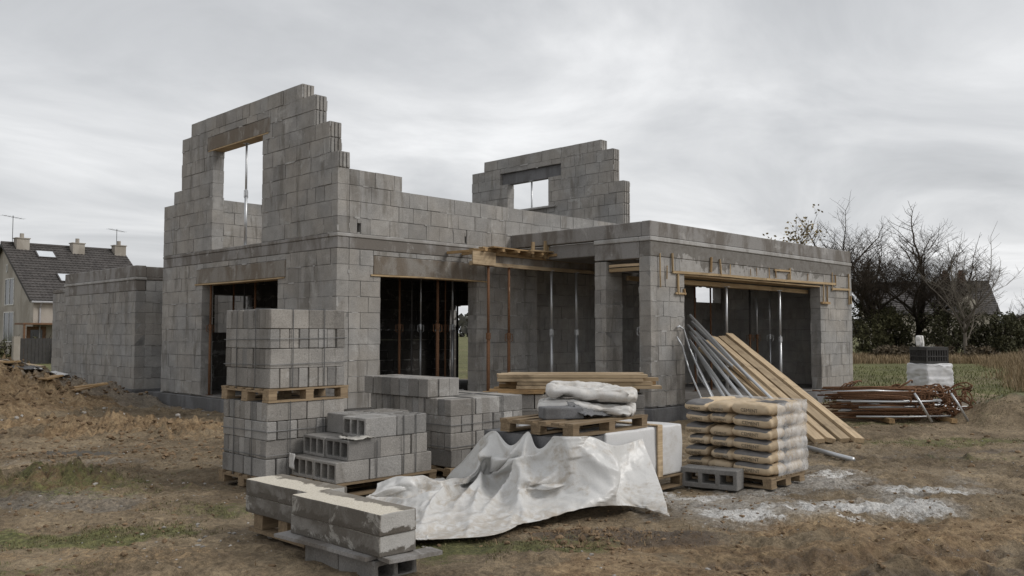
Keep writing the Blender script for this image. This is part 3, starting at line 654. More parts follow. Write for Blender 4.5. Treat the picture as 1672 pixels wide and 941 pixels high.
# ---------------------------------------------------------------- timber and steel in the yard
for l in range(5):
    for k in range(4):
        z=.745+.052*l+.025; d=12.62+.2*k-.25; a0=-.02+random.uniform(-.22,.10)-(.1 if l==0 else 0); a1=a0+2.0+random.uniform(-.1,.15); a1=min(a1,2.12)
        p0=AD(a0,d,z); p1=AD(a1,d+random.uniform(-.03,.03),z)
        o=board('timber_plank',p0,p1,.185,.046,'plank' if (l>=3 or (k==0 and l in(1,2))) else 'oldwood')
        tag(o,f'weathered yellow plank in the {("lowest","second","third","fourth","highest")[l]} layer of the plank pile, {("nearest","second nearest","second farthest","farthest")[k]} of four','plank','planks piled on the low block stack')
for k,(a,d,L,lab) in enumerate(((-.50,12.30,.95,'lower loose brown board sticking out left of the plank pile'),(-.42,12.48,1.0,'upper loose brown board sticking out left of the plank pile'))):
    o=board('timber_plank',AD(a,d,.738),AD(a+L,d,.742),.17,.022,'oldwood'); tag(o,lab,'plank','loose boards by the plank pile')
lean=[((3.86,-7.55,.04),(7.13,-3.54,1.55),.15,.07,'outermost long yellow plank leaning into the annex opening'),((3.72,-7.40,.04),(6.95,-3.48,1.50),.15,.065,'second outermost long yellow plank leaning into the annex opening'),
 ((3.60,-7.24,.035),(6.66,-3.47,1.49),.16,.07,'middle long plank leaning into the annex opening'),((3.42,-7.16,.035),(6.48,-3.45,1.42),.15,.07,'second innermost long plank leaning into the annex opening'),((3.52,-6.98,.03),(6.3,-3.42,1.26),.17,.06,'innermost long plank, nearest the leaning steel tubes'),
 ((3.98,-7.32,.028),(7.2,-3.42,1.40),.20,.05,'lower long plank under the outermost leaning planks'),((3.76,-7.05,.028),(6.75,-3.38,1.30),.20,.05,'lower long plank under the middle leaning planks')]
for i,(p,q,w_,t_,lab) in enumerate(lean): o=board('timber_plank',p,q,w_,t_,'plank',(.10,-.06,.22,-.10,.3,0,.1)[i]); tag(o,lab,'plank','long planks leaning into the annex')
def rod(name,P,r,mat,label,cat,group=None,n=7,parent=None):
    m=MB(); m.tube(P,r,n); o=m.build(name,M[mat],parent,True); return tag(o,label,cat,group)
tops=[(5.50,-3.66,1.93),(5.62,-3.62,1.80),(5.55,-3.58,1.74),(5.72,-3.60,1.62),(5.50,-3.66,1.60),(5.85,-3.55,1.50),(5.56,-3.6,1.45),(5.95,-3.55,1.42),(5.70,-3.6,1.33),(5.60,-3.6,1.22)]
bots=[(1322,716),(1316,708),(1290,722),(1305,700),(1262,715),(1325,700),(1240,715),(1280,704),(1215,706),(1192,706)]
ords=['longest topmost','second','third','fourth','fifth','sixth','seventh','eighth','ninth','lowest']
for i,(tp,bt) in enumerate(zip(tops,bots)):
    b0=G(*bt); b0.z=.03; tp=Vector(tp); mid=(b0+tp)/2+Vector((random.uniform(-.03,.03),0,random.uniform(-.04,.0)))
    rod('steel_tube',[b0,mid,tp],random.choice([.022,.026,.03]),'galv',f'{ords[i]} galvanised tube in the fan leaning on the annex corner pier','steel tube','galvanised tubes leaning by the annex')
for i,(P,lab) in enumerate((([G(1190,712)+Vector((0,0,.02)),(5.42,-3.72,1.25),(5.28,-3.66,1.66),(5.2,-3.62,1.72),(5.12,-3.62,1.69)],'hooked thin tube resting against the annex corner pier'),
   ([G(1165,700)+Vector((0,0,.02)),(5.3,-3.76,.9),(5.16,-3.70,1.35),(5.08,-3.64,1.52)],'bent thin tube leftmost against the annex corner pier'),
   ([G(1200,700)+Vector((0,0,.02)),(5.6,-3.75,.8),(5.72,-3.62,1.25)],'short thin tube among the leaning galvanised tubes'))): rod('steel_tube',P,.018,'galv',lab,'steel tube','galvanised tubes leaning by the annex')
p=G(1310,732);q=G(1393,755); p.z=q.z=.03; rod('steel_tube',[p,q],.032,'galv','galvanised tube lying on the mud in front of the leaning planks','steel tube')
# bundle of rusty reinforcement
for i in range(84):
    l=i%7; k=i//7; gal=(i%9 in (0,4)) and k<9
    a0=5.95+random.uniform(-.22,.30); d=15.5+.095*k+random.uniform(-.04,.04); z=.09+.075*l+random.uniform(-.025,.025); a1=8.15+random.uniform(-.75,.30)
    P=[AD(a0,d,z),AD(a0*.6+a1*.4,d+random.uniform(-.06,.06),z+random.uniform(-.03,.04)),AD(a1-.55,d+random.uniform(-.05,.05),z+random.uniform(-.02,.02))]
    if not gal:
        ph=random.uniform(0,6); rr=random.uniform(.04,.10); turns=random.choice((5,8,11,13)); sg=random.choice((-1,1))
        for s in range(1,turns+1):
            an=s*.62; P.append(AD(a1-.5+s*.034+rr*.9*math.sin(an*.9+ph)+.05, d-.03*s*random.uniform(-.3,.6)+rr*.8*math.cos(an+ph)*sg, max(.02,z+rr*(math.sin(an+ph)-math.sin(ph))*.9)))
    rod('steel_rod',P,random.choice((.011,.013,.016)) if not gal else .018,'galv' if gal else 'rebar','grey straight rod in the rusty reinforcement heap' if gal else 'rusty reinforcement rod with a bent end in the heap right of the annex','reinforcement rod','grey rods in the reinforcement heap' if gal else 'rusty rods in the reinforcement heap',6)
for i in range(80):
    d=15.45+random.random()**1.4*1.1; z=random.uniform(.06,.56); a=random.uniform(7.3,8.3); P=[]; ph=random.uniform(0,6); rr=random.uniform(.04,.10); q=Vector((0,0,0)); ax=random.uniform(-.6,.6)
    for s in range(random.choice((7,10,13))):
        an=s*.62+ph; P.append(AD(a+rr*math.cos(an)*.8+s*.02*ax,d+s*.018*math.cos(ph)+rr*.5*math.sin(an),max(.02,z+rr*math.sin(an)*1.1)))
    rod('steel_rod',P,random.choice((.012,.014,.017)),'curl','short rusty rod curled into hooks in the tangled right end of the reinforcement heap','reinforcement rod','curled rods in the tangled right end of the heap',5)
for k in range(7):
    p=AD(6.0+.1*k,15.9+.15*k,.55+.03*random.random()); rod('steel_rod',[p,p+RT*.12+Vector((0,0,.10)),p+RT*(.2+.1*random.random())+Vector((0,0,.05+.1*random.random()))+FW*.1],.012,'rebar','short curled rusty rod end sticking up at the left of the reinforcement heap','reinforcement rod','curled rod ends at the left of the heap',5)
for k,(a,zz) in enumerate(((6.9,0),(7.55,0))):
    rod('steel_rod',[AD(a+.25,15.40,.52),AD(a+.34,15.36,.35),AD(a+.50,15.3,.02)],.022,'galv',('left' if k==0 else 'right')+' bent grey rod hanging from the front of the reinforcement heap','reinforcement rod','bent grey rods on the reinforcement heap')
for k in range(2):
    o=board('timber_bearer',AD(6.7+1.1*k,15.3,.04),AD(6.7+1.1*k,16.9,.04),.1,.08,'oldwood'); tag(o,f'timber bearer under the reinforcement heap, {"left" if k==0 else "right"} one','bearer')
# wrapped bale with black crate far right
wb=MB(); wb.box((-.40,-.40,.0),(.40,.40,.80)); me=bevel_mesh(wb.mesh('wrapped_bale',M['bale']),.07,3,.6,18,.02,4.5)
for v in me.vertices:
    q=v.co; k=float(fbm(np.array(q.z*5.+q.x*.5+q.y*.8),np.array(q.x*.8-q.y*.6),1.8,4,77)); k=(1-abs(k))**4*.045-.02; n_=Vector((q.x,q.y,0)).normalized(); v.co=q+n_*k*(1 if .05<q.z<.78 else .2)
me.polygons.foreach_set('use_smooth',[True]*len(me.polygons)); o=link('wrapped_bale',me); o.location=AD(10.85,22.5,0); o.rotation_euler=(0,0,-.55); tag(o,'white plastic wrapped bale on the grass behind the reinforcement heap','wrapped bale')
cr=thing('plastic_crate','black plastic crate on the white wrapped bale','crate',AD(10.85,22.5,.80),-.55)
m=MB()
for s in (-1,1):
    for (lo,hi) in ((0,.06),(.17,.2),(.34,.40)): m.box((-.32,s*.30-.015,lo),(.32,s*.30+.015,hi)); m.box((s*.32-.015,-.315,lo+.001),(s*.32+.015,.315,hi-.001))
    for i in range(9):
        q=-.30+.075*i; m.box((q-.013,s*.30-.012,.0),(q+.013,s*.30+.012,.39)); m.box((s*.32-.012,q-.013,.002),(s*.32+.012,q+.013,.388))
m.box((-.31,-.29,.0),(.31,.29,.03)); m.build('lattice_side',M['dark'],cr)
m=MB(); m.box((-.29,-.27,.031),(.29,.27,.36)); o=m.build('wrapped_bale',M['dark']); o.location=AD(10.85,22.5,.80); o.rotation_euler=(0,0,-.55); o.name='dark_bag'; tag(o,'dark contents filling the black plastic crate','bag')
m=MB(); m.box((-.33,-.31,.401),(.33,.31,.425)); m.build('lid',M['dark'],cr)
o=link('white_sack',pillow('white_sack',.17,.10,.09,'sack',20,.07,8,1.7)); o.location=AD(10.62,22.5,1.37); o.rotation_euler=(0,-1.2,.5); tag(o,'small white bag knotted on top of the black crate','sack')
sheet('plastic_sheet',[AD(8.6,16.9,.02),AD(9.6,17.1,.02),AD(9.3,18.2,.05),AD(8.4,17.9,.22)],'white','crumpled white plastic sheet behind the right end of the reinforcement heap','plastic sheet',16,.08,7)
# ---------------------------------------------------------------- white tarpaulin
TG=[[(-1.64,-7.70,.56),(-1.72,-7.85,.38),(-1.86,-8.05,.19),(-2.06,-8.25,.08),(-2.33,-8.48,.02)],
[(-2.08,-7.70,.53),(-2.10,-7.73,.37),(-2.2,-7.82,.19),(-2.25,-7.95,.10),(-2.22,-8.05,.04)],
[(-2.45,-7.69,.65),(-2.36,-7.88,.50),(-2.42,-7.97,.34),(-2.58,-7.98,.20),(-2.74,-7.95,.10)],
[(-2.66,-7.50,.66),(-2.74,-7.52,.45),(-2.85,-7.54,.28),(-2.92,-7.53,.16),(-3.33,-7.78,.02)],
[(-2.67,-7.24,.66),(-2.78,-7.24,.47),(-2.92,-7.26,.31),(-3.12,-7.30,.14),(-3.84,-7.87,.015)],
[(-2.68,-7.03,.66),(-2.82,-7.06,.46),(-2.78,-6.80,.20),(-3.30,-7.12,.13),(-4.14,-7.74,.015)],
[(-2.67,-6.62,.62),(-2.78,-6.73,.41),(-2.75,-6.50,.16),(-3.40,-6.87,.16),(-4.29,-7.64,.015)],
[(-2.50,-6.02,.10),(-2.92,-6.46,.18),(-3.26,-6.61,.16),(-3.84,-7.03,.14),(-4.38,-7.57,.015)],
[(-2.74,-5.96,.12),(-3.22,-6.39,.18),(-3.47,-6.46,.08),(-3.97,-6.86,.09),(-4.45,-7.45,.02)],
[(-3.02,-5.83,.14),(-3.48,-6.24,.20),(-3.63,-6.20,.05),(-4.00,-6.55,.05),(-4.37,-7.10,.02)],
[(-3.32,-5.78,.09),(-3.67,-6.09,.13),(-3.82,-6.13,.06),(-4.05,-6.36,.04),(-4.20,-6.61,.02)]]
def crm(A, n):
    A=np.asarray(A,float); k=len(A)-1; t=np.linspace(0,k,n); i=np.clip(t.astype(int),0,k-1); f=(t-i).reshape((-1,)+(1,)*(A.ndim-1))
    g=lambda q: A[np.clip(q,0,k)]
    p0,p1,p2,p3=g(i-1),g(i),g(i+1),g(i+2)
    return .5*((2*p1)+(-p0+p2)*f+(2*p0-5*p1+4*p2-p3)*f*f+(-p0+3*p1-3*p2+p3)*f**3)
NI,NJ=150,84
Q=crm(np.swapaxes(crm(TG,NI),0,1),NJ); Q=np.swapaxes(Q,0,1)
I,J=np.meshgrid(np.linspace(0,10,NI),np.linspace(0,4,NJ),indexing='ij')
du=np.gradient(Q,axis=0); dv=np.gradient(Q,axis=1); Nn=np.cross(du,dv); Nn/=np.linalg.norm(Nn,axis=2,keepdims=True)+1e-9
Nn*=np.where(Nn[...,2:3]<0,-1,1)
ridge=lambda x: 1-np.abs(2*(x-np.floor(x))-1)
w1=fbm(I*.55,J*.35,1.,3,3); w2=fbm(I,J,.9,3,11)
fold=(ridge(I*.55+.35*w1+J*.22)**2.6-.35)*.11*sstep(.1,1.,J)*sstep(4.,2.7,J)*sstep(1.5,3.2,I)*sstep(7.5,6.,I)
fold+=(ridge(J*.8+w1*.8+I*.10)**3.5-.25)*.06*sstep(5.4,7,I)
fold+=(ridge(I*.9-J*.28+.25*w1+.3)**4-.25)*.10*sstep(.2,.9,J)*sstep(3.8,2.4,J)*sstep(2.6,3.4,I)*sstep(7.5,6.5,I)
fold+=w2*.012
Q=Q+Nn*fold[...,None]; SC=(.5-.5*np.cos(2*np.pi*(I-3)/1.5))*sstep(2.9,3.1,I)*sstep(6.1,5.9,I); Q[...,2]-=.13*SC*sstep(1.3,0,J); Q[...,0]-=.04*SC*sstep(1.3,0,J); Q[...,2]=np.maximum(Q[...,2],.02)
inside=(Q[...,0]>-2.68)&(Q[...,1]>-7.68)&(Q[...,2]<.67)
Q[...,0]=np.where(inside&(I>2.6),-2.70,Q[...,0]); Q[...,1]=np.where(inside&(I<=2.6),-7.70,Q[...,1])
def drape(Q):
    """let the sheet settle as cloth over the load and the ground, then keep the settled mesh"""
    m=MB(); F=[(i*NJ+j,(i+1)*NJ+j,(i+1)*NJ+j+1,i*NJ+j+1) for i in range(NI-1) for j in range(NJ-1)]
    m.add(Q.reshape(-1,3),F); o=m.build('tarpaulin',M['tarp'],None,True)
    vg=o.vertex_groups.new(name='pin'); If=I.reshape(-1); Jf=J.reshape(-1)
    pin=np.where(((Jf<.12)&(If<6.3)&(SC.reshape(-1)<.3))|((If<.1)&(Jf<.15))|((Jf>3.9)&(If>9.2)),1.,0.); pin=np.maximum(pin,np.where((If<.35)&(Jf>3.7),1.,0)); pin=np.maximum(pin,TPIN)
    for i in np.nonzero(pin)[0]: vg.add([int(i)],float(pin[i]),'REPLACE')
    cols=[]
    for a,b in (((-2.645,-7.645,.0),(-.8,-6.4,.635)),((-9,-12,-1),(3,-2,0.)),((-5.2,-8.2,0),(-4.75,-6.3,.42)),((-3.85,-5.72,0),(-2.7,-4.9,.6)),((-2.2,-5.53,0),(-1.0,-4,.8))):
        b_=MB(); b_.box(a,b); c=b_.build('settle',M['dark']); md=c.modifiers.new('c','COLLISION'); c.collision.thickness_outer=.012; c.collision.cloth_friction=20; cols.append(c)
    md=o.modifiers.new('cloth','CLOTH'); s=md.settings; s.quality=6; s.mass=.25; s.tension_stiffness=18; s.compression_stiffness=12; s.shear_stiffness=6; s.bending_stiffness=TBEND; s.air_damping=1.5
    s.vertex_group_mass='pin'; s.pin_stiffness=1; s.shrink_min=-.03; s.shrink_max=-.03
    md.collision_settings.distance_min=.008; md.collision_settings.collision_quality=3; md.collision_settings.use_self_collision=False
    S.frame_start=1; S.frame_end=60
    for f in range(1,TFR+1): S.frame_set(f)
    dg=bpy.context.evaluated_depsgraph_get(); me=bpy.data.meshes.new_from_object(o.evaluated_get(dg)); 
    o.modifiers.remove(md); o.data=me; S.frame_set(1)
    for c in cols: bpy.data.objects.remove(c)
    o.vertex_groups.clear()
    V=np.array([v.co[:] for v in me.vertices]); V[:,2]=np.maximum(V[:,2],.006); me.vertices.foreach_set('co',V.reshape(-1)); me.update()
    return o
TBEND=.6; TFR=26; TPIN=.24
o=drape(Q); md=o.modifiers.new('smooth','SUBSURF'); md.levels=1; md.render_levels=1; md=o.modifiers.new('thick','SOLIDIFY'); md.thickness=.004; md.offset=1
tag(o,'dirty white tarpaulin draped off the wrapped load and spread over the mud','tarpaulin')
# ---------------------------------------------------------------- ground
def axis(segs):
    out=[]
    for a,b,st in segs:
        n=max(1,int(round((b-a)/st))); out+=list(np.linspace(a,b,n,endpoint=False))
    return np.array(out+[segs[-1][1]])
AX=axis([(-900,-250,130),(-250,-80,34),(-80,-30,5),(-30,-15,.8),(-15,-7,.075),(-7,7,.036),(7,14,.09),(14,30,.8),(30,80,5),(80,250,34),(250,900,130)])
DX=axis([(-60,-4,8),(-4,3,.5),(3,4.8,.12),(4.8,8.5,.032),(8.5,11,.05),(11,14,.06),(14,22,.09),(22,26,.2),(26,50,.8),(50,120,7),(120,300,30),(300,1500,150)])
Aa,Dd=np.meshgrid(AX,DX,indexing='ij')
def blobs(A,D,L,n):
    s=np.zeros_like(A)
    for (x,y,ra,rd,k) in L:
        p=G(x,y)-CAM; a0=p.x*RT.x+p.y*RT.y; d0=p.x*FW.x+p.y*FW.y
        r=np.sqrt(((A-a0)/ra)**2+((D-d0)/rd)**2)+n*.75
        s=np.maximum(s,k*sstep(1.25,.35,r))
    return s
def heap_mask(A,D):
    n=fbm(A,D,.5,4,2)
    m=sstep(0.,1.,(1.2-np.sqrt(((A+13.0)/4.6)**2+((D-17.0)/5.0)**2)+n*.35)*1.4)
    return m
def ground_h(A,D,want=False):
    n1=fbm(A,D,.35,4,1); n2=fbm(A,D,2.1,5,4); n3=fbm(A,D,7.5,4,6)
    near=sstep(40,22,D)*sstep(30,18,np.abs(A))
    h=(n2*.030+n3*.024-.034)*near+n1*.02*near
    rough=sstep(.15,.5,fbm(A,D,.45,3,8))
    open_=1-blobs(A,D,[(540,790,1.6,1.3,1),(760,800,2.2,1.6,1),(1220,790,1.2,1.0,1),(600,900,1.3,.8,1),(900,720,2.2,1.6,1)],0*n2)
    h+=(np.abs(n3)*.055+np.maximum(fbm(A,D,14.,3,61),0)*.04)*(.3+.7*rough)*near*open_+(1-np.abs(fbm(A*.8,D*1.3,5.5,4,63))-.72)*.11*near*open_*sstep(-.25,.35,fbm(A,D,.8,3,64))+(fbm(A,D,1.2,4,62))*.04*near*open_
    tr=np.zeros_like(A)
    for (d0,sl,a0,a1,dp) in ((5.75,.10,.6,6.,1),(6.35,.10,.9,6.,1),(5.35,-.04,-.6,5.,.8),(8.3,.20,2.6,8.,.8),(8.9,.20,2.8,8.,.8),(6.9,-.22,-6,-2.6,.7),(8.2,-.25,-7,-3.2,.6)):
        q_=D-(d0+sl*(A-2)+.10*n1); w_=np.exp(-(q_/.13)**4)*sstep(a0,a0+.6,A)*sstep(a1+.8,a1,A)*dp*sstep(-.45,.1,fbm(A,D,.9,2,71)+.25)
        tr=np.maximum(tr,w_); h=h-w_*(.045+.014*np.sign(np.sin(2*np.pi*(A+.35*np.abs(q_))/.15)))+.03*dp*np.exp(-((np.abs(q_)-.22)/.06)**2)*sstep(a0,a0+.6,A)*sstep(a1+.8,a1,A)*(.5+n2)
    pud=blobs(A,D,[(135,736,.75,.30,1)],n2*.4); h=h*(1-pud)-.055*pud
    if want: return h,tr
    hm=heap_mask(A,D); rg=1-np.abs(fbm(A,D,1.5,5,9))
    rg2=1-np.abs(fbm(A,D,4.2,4,19)); h+=hm*(.80+.2*n1)+hm*(rg-.75)*.75+hm*(rg2-.7)*.36+hm*n3*.20
    strip=blobs(A,D,[(150,700,3.0,1.5,1),(300,705,1.6,1.0,.8),(60,670,2.4,2,1),(110,785,.9,.8,.9),(420,705,1.2,.8,.5)],n2); h+=strip*(.06+np.abs(n3)*.30+n2*.14)
    # wheel ruts in the mud at the right
    q=(D-6.2)*.94-(A-3)*.22+.5*n1; rut=np.exp(-((q)/.16)**2)+np.exp(-((q-1.3)/.18)**2)+.7*np.exp(-((q+1.1)/.2)**2)
    h-=rut*.085*sstep(.8,2.2,A)*sstep(13,9,A); h+=(np.exp(-((q-.3)/.12)**2)+np.exp(-((q+.35)/.12)**2))*.06*sstep(.8,2.2,A)*sstep(13,9,A)*(.6+n2)
    right=sstep(1.2,3.,A)*sstep(12,8,D); h+=np.abs(n2)*.075*right+np.abs(n3)*.035*right
    h+=blobs(A,D,[(1000,868,.55,.3,1),(1080,870,.5,.3,.8),(900,900,.7,.3,.5)],n2)*(.03+np.abs(n3)*.06)
    h+=blobs(A,D,[(1735,690,1.75,1.2,1)],n2*.3)*(.56+n2*.12+n3*.07)
    far=sstep(45,140,D); h+=far*n1*.3
    h-= sstep(14,12,D)*0
    return h
H=ground_h(Aa,Dd)
X=CAM.x+RT.x*Aa+FW.x*Dd; Y=CAM.y+RT.y*Aa+FW.y*Dd
H=np.where((X>-.2)&(X<13.2)&(Y>-3.7)&(Y<15.3)&((X>4.2)|(Y>-.1)),np.minimum(H,-.06),H)
n2=fbm(Aa,Dd,1.6,5,14); n3=fbm(Aa,Dd,5.,4,15)
grass=blobs(Aa,Dd,[(60,872,1.1,.5,1),(215,862,.8,.35,.9),(110,790,1.3,.9,.75),(370,826,.8,.35,.8),(330,800,.6,.4,.5),(800,888,.9,.3,1),(900,880,.5,.25,.7),(310,850,.3,.25,.8),(20,930,.8,.3,.6),(280,770,1,.5,.5),(700,905,.6,.3,.7),(1430,690,1.6,.7,.8),(1560,720,1.8,.7,.75),(1650,745,1.8,.7,.6),(1440,640,3,2.5,.7),(1640,668,1.3,1.1,.9),(1735,688,1.9,1.2,1.25)],n2)
grass=np.maximum(grass,sstep(19,24,Dd+2*n2)*sstep(4.5,8,Aa)*(.75+.35*n3)); grass=np.maximum(grass,sstep(26,34,Dd)*.9)
grass=np.maximum(grass,sstep(.25,.6,fbm(Aa,Dd,.6,4,17))*.18)
grass=np.where(Dd<17,grass*.80+.25*n3*(grass>.1),grass); grass*=sstep(.9,.3,heap_mask(Aa,Dd)*1.2)
white=blobs(Aa,Dd,[(1150,808,.55,.32,.9),(1240,835,.8,.28,.9),(1300,805,.55,.4,.55),(1335,775,.75,.35,.8),(1420,828,.9,.30,1),(1480,832,.7,.16,.8),(1545,798,.75,.18,.9),(1385,842,.4,.15,.8),(1180,850,.9,.25,.4),(1640,905,.6,.1,.5),(560,790,.3,.2,.3)],n2*1.2+n3*.7)
haze=blobs(Aa,Dd,[(1180,815,1.0,.55,.9),(1270,830,1.2,.5,1),(1330,785,1.1,.5,.9),(1420,825,1.3,.45,1),(1530,798,1.1,.3,.9),(1240,800,.8,.5,.7),(1380,770,.9,.25,.6),(210,655,2.2,.8,.6)],n2*.7)
grey=blobs(Aa,Dd,[(250,660,3.2,1.2,1),(330,665,2,.8,.9),(40,820,1.4,.5,.8),(160,752,2,.4,.6),(1300,790,2.2,1.4,.85),(1180,830,1.4,.8,.7),(1500,735,3,.6,.5),(1640,660,3,1.6,.7),(760,770,2.4,1.6,.6),(520,760,1.5,1,.7),(1560,770,1.6,.5,.5)],n2)
tan=np.clip(blobs(Aa,Dd,[(1300,905,2.0,.6,1),(1560,860,2.2,.7,.9),(1100,925,1.4,.4,.8),(250,900,1.4,.5,.5),(200,815,.9,.4,.5)],n2)+heap_mask(Aa,Dd)+blobs(Aa,Dd,[(150,700,3.0,1.5,1),(300,705,1.6,1.0,.8),(60,670,2.4,2,1),(110,790,.8,.5,.8)],n2)*.9,0,1)
dark=blobs(Aa,Dd,[(1000,866,.7,.3,1),(1090,872,.6,.28,.8),(1450,745,1.6,.35,.6),(1620,735,1.2,.3,.6),(500,850,1.2,.8,.5),(950,900,.6,.25,.4),(1340,660,1.5,.6,.6),(1735,688,1.8,1.1,1.1)],n2)
dark=np.maximum(dark,ground_h(Aa,Dd,True)[1]*.62)
nA,nD=Aa.shape; idx=np.arange(nA*nD).reshape(nA,nD)
quads=np.stack([idx[:-1,:-1],idx[1:,:-1],idx[1:,1:],idx[:-1,1:]],-1).reshape(-1,4)
me=bpy.data.meshes.new('ground'); me.vertices.add(nA*nD); me.vertices.foreach_set('co',np.stack([X,Y,H],-1).reshape(-1).astype(np.float32))
me.loops.add(quads.size); me.loops.foreach_set('vertex_index',quads.reshape(-1).astype(np.int32)); me.polygons.add(len(quads)); me.polygons.foreach_set('loop_start',np.arange(0,quads.size,4,dtype=np.int32))
me.polygons.foreach_set('use_smooth',np.ones(len(quads),bool)); me.update(calc_edges=True)
for nm,arr in (('haze',haze),('grass',grass),('white',white),('grey',grey),('tan',tan),('dark',dark)):
    at=me.attributes.new(nm,'FLOAT','POINT'); at.data.foreach_set('value',arr.reshape(-1).astype(np.float32))
def m_ground():
    t=NT('muddy_ground'); P=t.pos; n=t.noise(P,1.1,6,.62,.4); n2=t.noise(P,6,6,.68,.4); n3=t.noise(P,26,5,.7,.2); g=t.noise(P,110,3,.7); far=t.noise(P,.12,5,.6)
    n4=t.noise(P,62,4,.7,.3); mixn=t.math('ADD',t.math('ADD',t.math('MULTIPLY',n2,.4),t.math('MULTIPLY',n3,.35)),t.math('MULTIPLY',n4,.25))
    def mk(a,w=.55,lo=.42,hi=.62): return t.rng(t.math('ADD',t.attr(a),t.math('MULTIPLY',t.math('SUBTRACT',mixn,.5),w*2)),lo,hi)
    c=t.mix(t.rng(n,.32,.68),(.148,.110,.068),(.285,.222,.144))
    c=t.mix(t.math('MULTIPLY',t.rng(n2,.52,.70),.6),c,(.13,.092,.060))
    c=t.mix(t.math('MULTIPLY',mk('tan',.6),.8),c,t.mix(t.rng(n2,.35,.65),(.165,.103,.053),(.335,.240,.138)))
    c=t.mix(t.math('MULTIPLY',mk('grey',.9,.45,.75),.6),c,t.mix(n3,(.138,.122,.102),(.265,.245,.212)))
    c=t.mix(t.math('MULTIPLY',mk('dark',1.1,.45,.80),.75),c,(.075,.052,.036))
    gc=t.mix(t.rng(n3,.3,.7),(.072,.085,.026),(.150,.150,.058)); gc=t.mix(t.math('MULTIPLY',t.rng(far,.50,.66),.4),gc,(.19,.16,.085))
    c=t.mix(t.math('MULTIPLY',mk('grass',1.1,.42,.80),.88),c,gc)
    c=t.mix(t.math('MULTIPLY',mk('haze',1.0,.35,1.0),.5),c,(.44,.425,.40)); c=t.mix(t.math('MULTIPLY',mk('white',1.5,.55,.95),.85),c,(.58,.57,.55))
    n5=t.noise(t.scale(P,(1,1,1)),13,6,.7,.9); c=t.mix(1.,c,t.rng(g,.2,.8,.72,1.28),'MULTIPLY'); c=t.mix(1.,c,t.rng(n3,.28,.70,.74,1.24),'MULTIPLY'); c=t.mix(1.,c,t.mix(t.rng(t.noise(P,.8,4,.6,.4),.38,.62),t.rng(n5,.34,.60,.66,1.2),t.rng(n5,.34,.60,.86,1.08)),'MULTIPLY'); c=t.mix(1.,c,t.rng(t.noise(P,.45,5,.6,.3),.35,.65,.80,1.18),'MULTIPLY')
    wv=t.n('ShaderNodeTexVoronoi'); wv.feature='F1'; t.put(wv.inputs['Vector'],P); wv.inputs['Scale'].default_value=34
    peb=t.math('MULTIPLY',t.rng(wv.outputs['Distance'],.28,.12),t.rng(t.noise(P,3.,3,.6),.5,.66)); c=t.mix(t.math('MULTIPLY',peb,.5),c,(.34,.31,.27))
    t.bump(t.math('ADD',t.math('ADD',t.math('MULTIPLY',n3,1.),t.math('MULTIPLY',g,.35)),t.math('ADD',n2,t.math('MULTIPLY',peb,.4))),.9,.035)
    return t.fin(c,t.rng(t.attr('dark'),.1,.9,.9,.5),.3)
me.materials.append(m_ground()); o=link('ground',me); o['kind']='structure'
def gz(A,D): return ground_h(np.asarray(A,float),np.asarray(D,float))
t=NT('puddle_water'); t.fin((.10,.085,.065),.04,.5); pm=MB(); pc=G(135,736); V=[(pc.x,pc.y,-.036)]
for k in range(40):
    an=k/40*2*math.pi; r=1+.25*float(fbm(np.array(math.cos(an)*1.2),np.array(math.sin(an)*1.2),1.5,3,5)); q=pc+RT*math.cos(an)*.85*r+FW*math.sin(an)*.36*r; V.append((q.x,q.y,-.036))
pm.add(V,[(0,1+k,1+(k+1)%40) for k in range(40)]); o=pm.build('puddle',t.mat); o['kind']='structure'
# ---------------------------------------------------------------- clods, stones, straw, grass (stuff)
def ico():
    bm=bmesh.new(); bmesh.ops.create_icosphere(bm,subdivisions=1,radius=1); V=np.array([v.co[:] for v in bm.verts]); F=[tuple(v.index for v in f.verts) for f in bm.faces]; bm.free(); return V,F
IV,IF=ico()
def scatter_lumps(name,label,pts,size,mat,flat=.6):
    m=MB()
    Z=gz([p[0] for p in pts],[p[1] for p in pts])
    for (a,d,s),z in zip(pts,Z):
        R=Matrix.Rotation(random.uniform(0,6.3),3,'Z'); q=IV*rng.uniform(.5,1.3,(len(IV),1))*np.array([1,random.uniform(.6,1),flat*random.uniform(.7,1.1)])*s
        q=q@np.array(R); p=AD(a,d,z+s*.12); m.add(q+np.array(p),IF,random.uniform(.7,1.3))
    o=m.build(name,mat); return tag(o,label,None,None,'stuff')
def m_lump(name,a,b):
    t=NT(name); n=t.noise(t.pos,30,4,.65); c=t.mix(n,a,b); c=t.mix(1.,c,t.attr('tone'),'MULTIPLY'); t.bump(n,.6,.01); return t.fin(c,.95,.2)
pts=[]
def rnd_pts(n,a0,a1,d0,d1,s0,s1,cond=None):
    a=rng.uniform(a0,a1,n*(2 if cond else 1)); d=rng.uniform(d0,d1,len(a))
    if cond: ok=heap_mask(a,d)>.25; a=a[ok][:n]; d=d[ok][:n]
    pts.extend(zip(a.tolist(),d.tolist(),(s0+(s1-s0)*rng.random(len(a))**3).tolist()))
rnd_pts(4200,-15,-5,12.5,20,.010,.075,'heap')
rnd_pts(2200,-6.5,-2.6,5.2,12,.005,.030); rnd_pts(2200,.3,7,4.9,9,.005,.028); rnd_pts(1300,-8,-3.2,11,14.8,.010,.06); rnd_pts(150,-2,2,5.,7.2,.006,.03); rnd_pts(200,4,10,10,15,.015,.06); rnd_pts(160,.1,.9,6.6,7.4,.01,.05)
scatter_lumps('soil_clods','brown clods of earth strewn over the mud and the heap',pts,1,m_lump('soil_clod',(.11,.072,.042),(.26,.185,.115)))
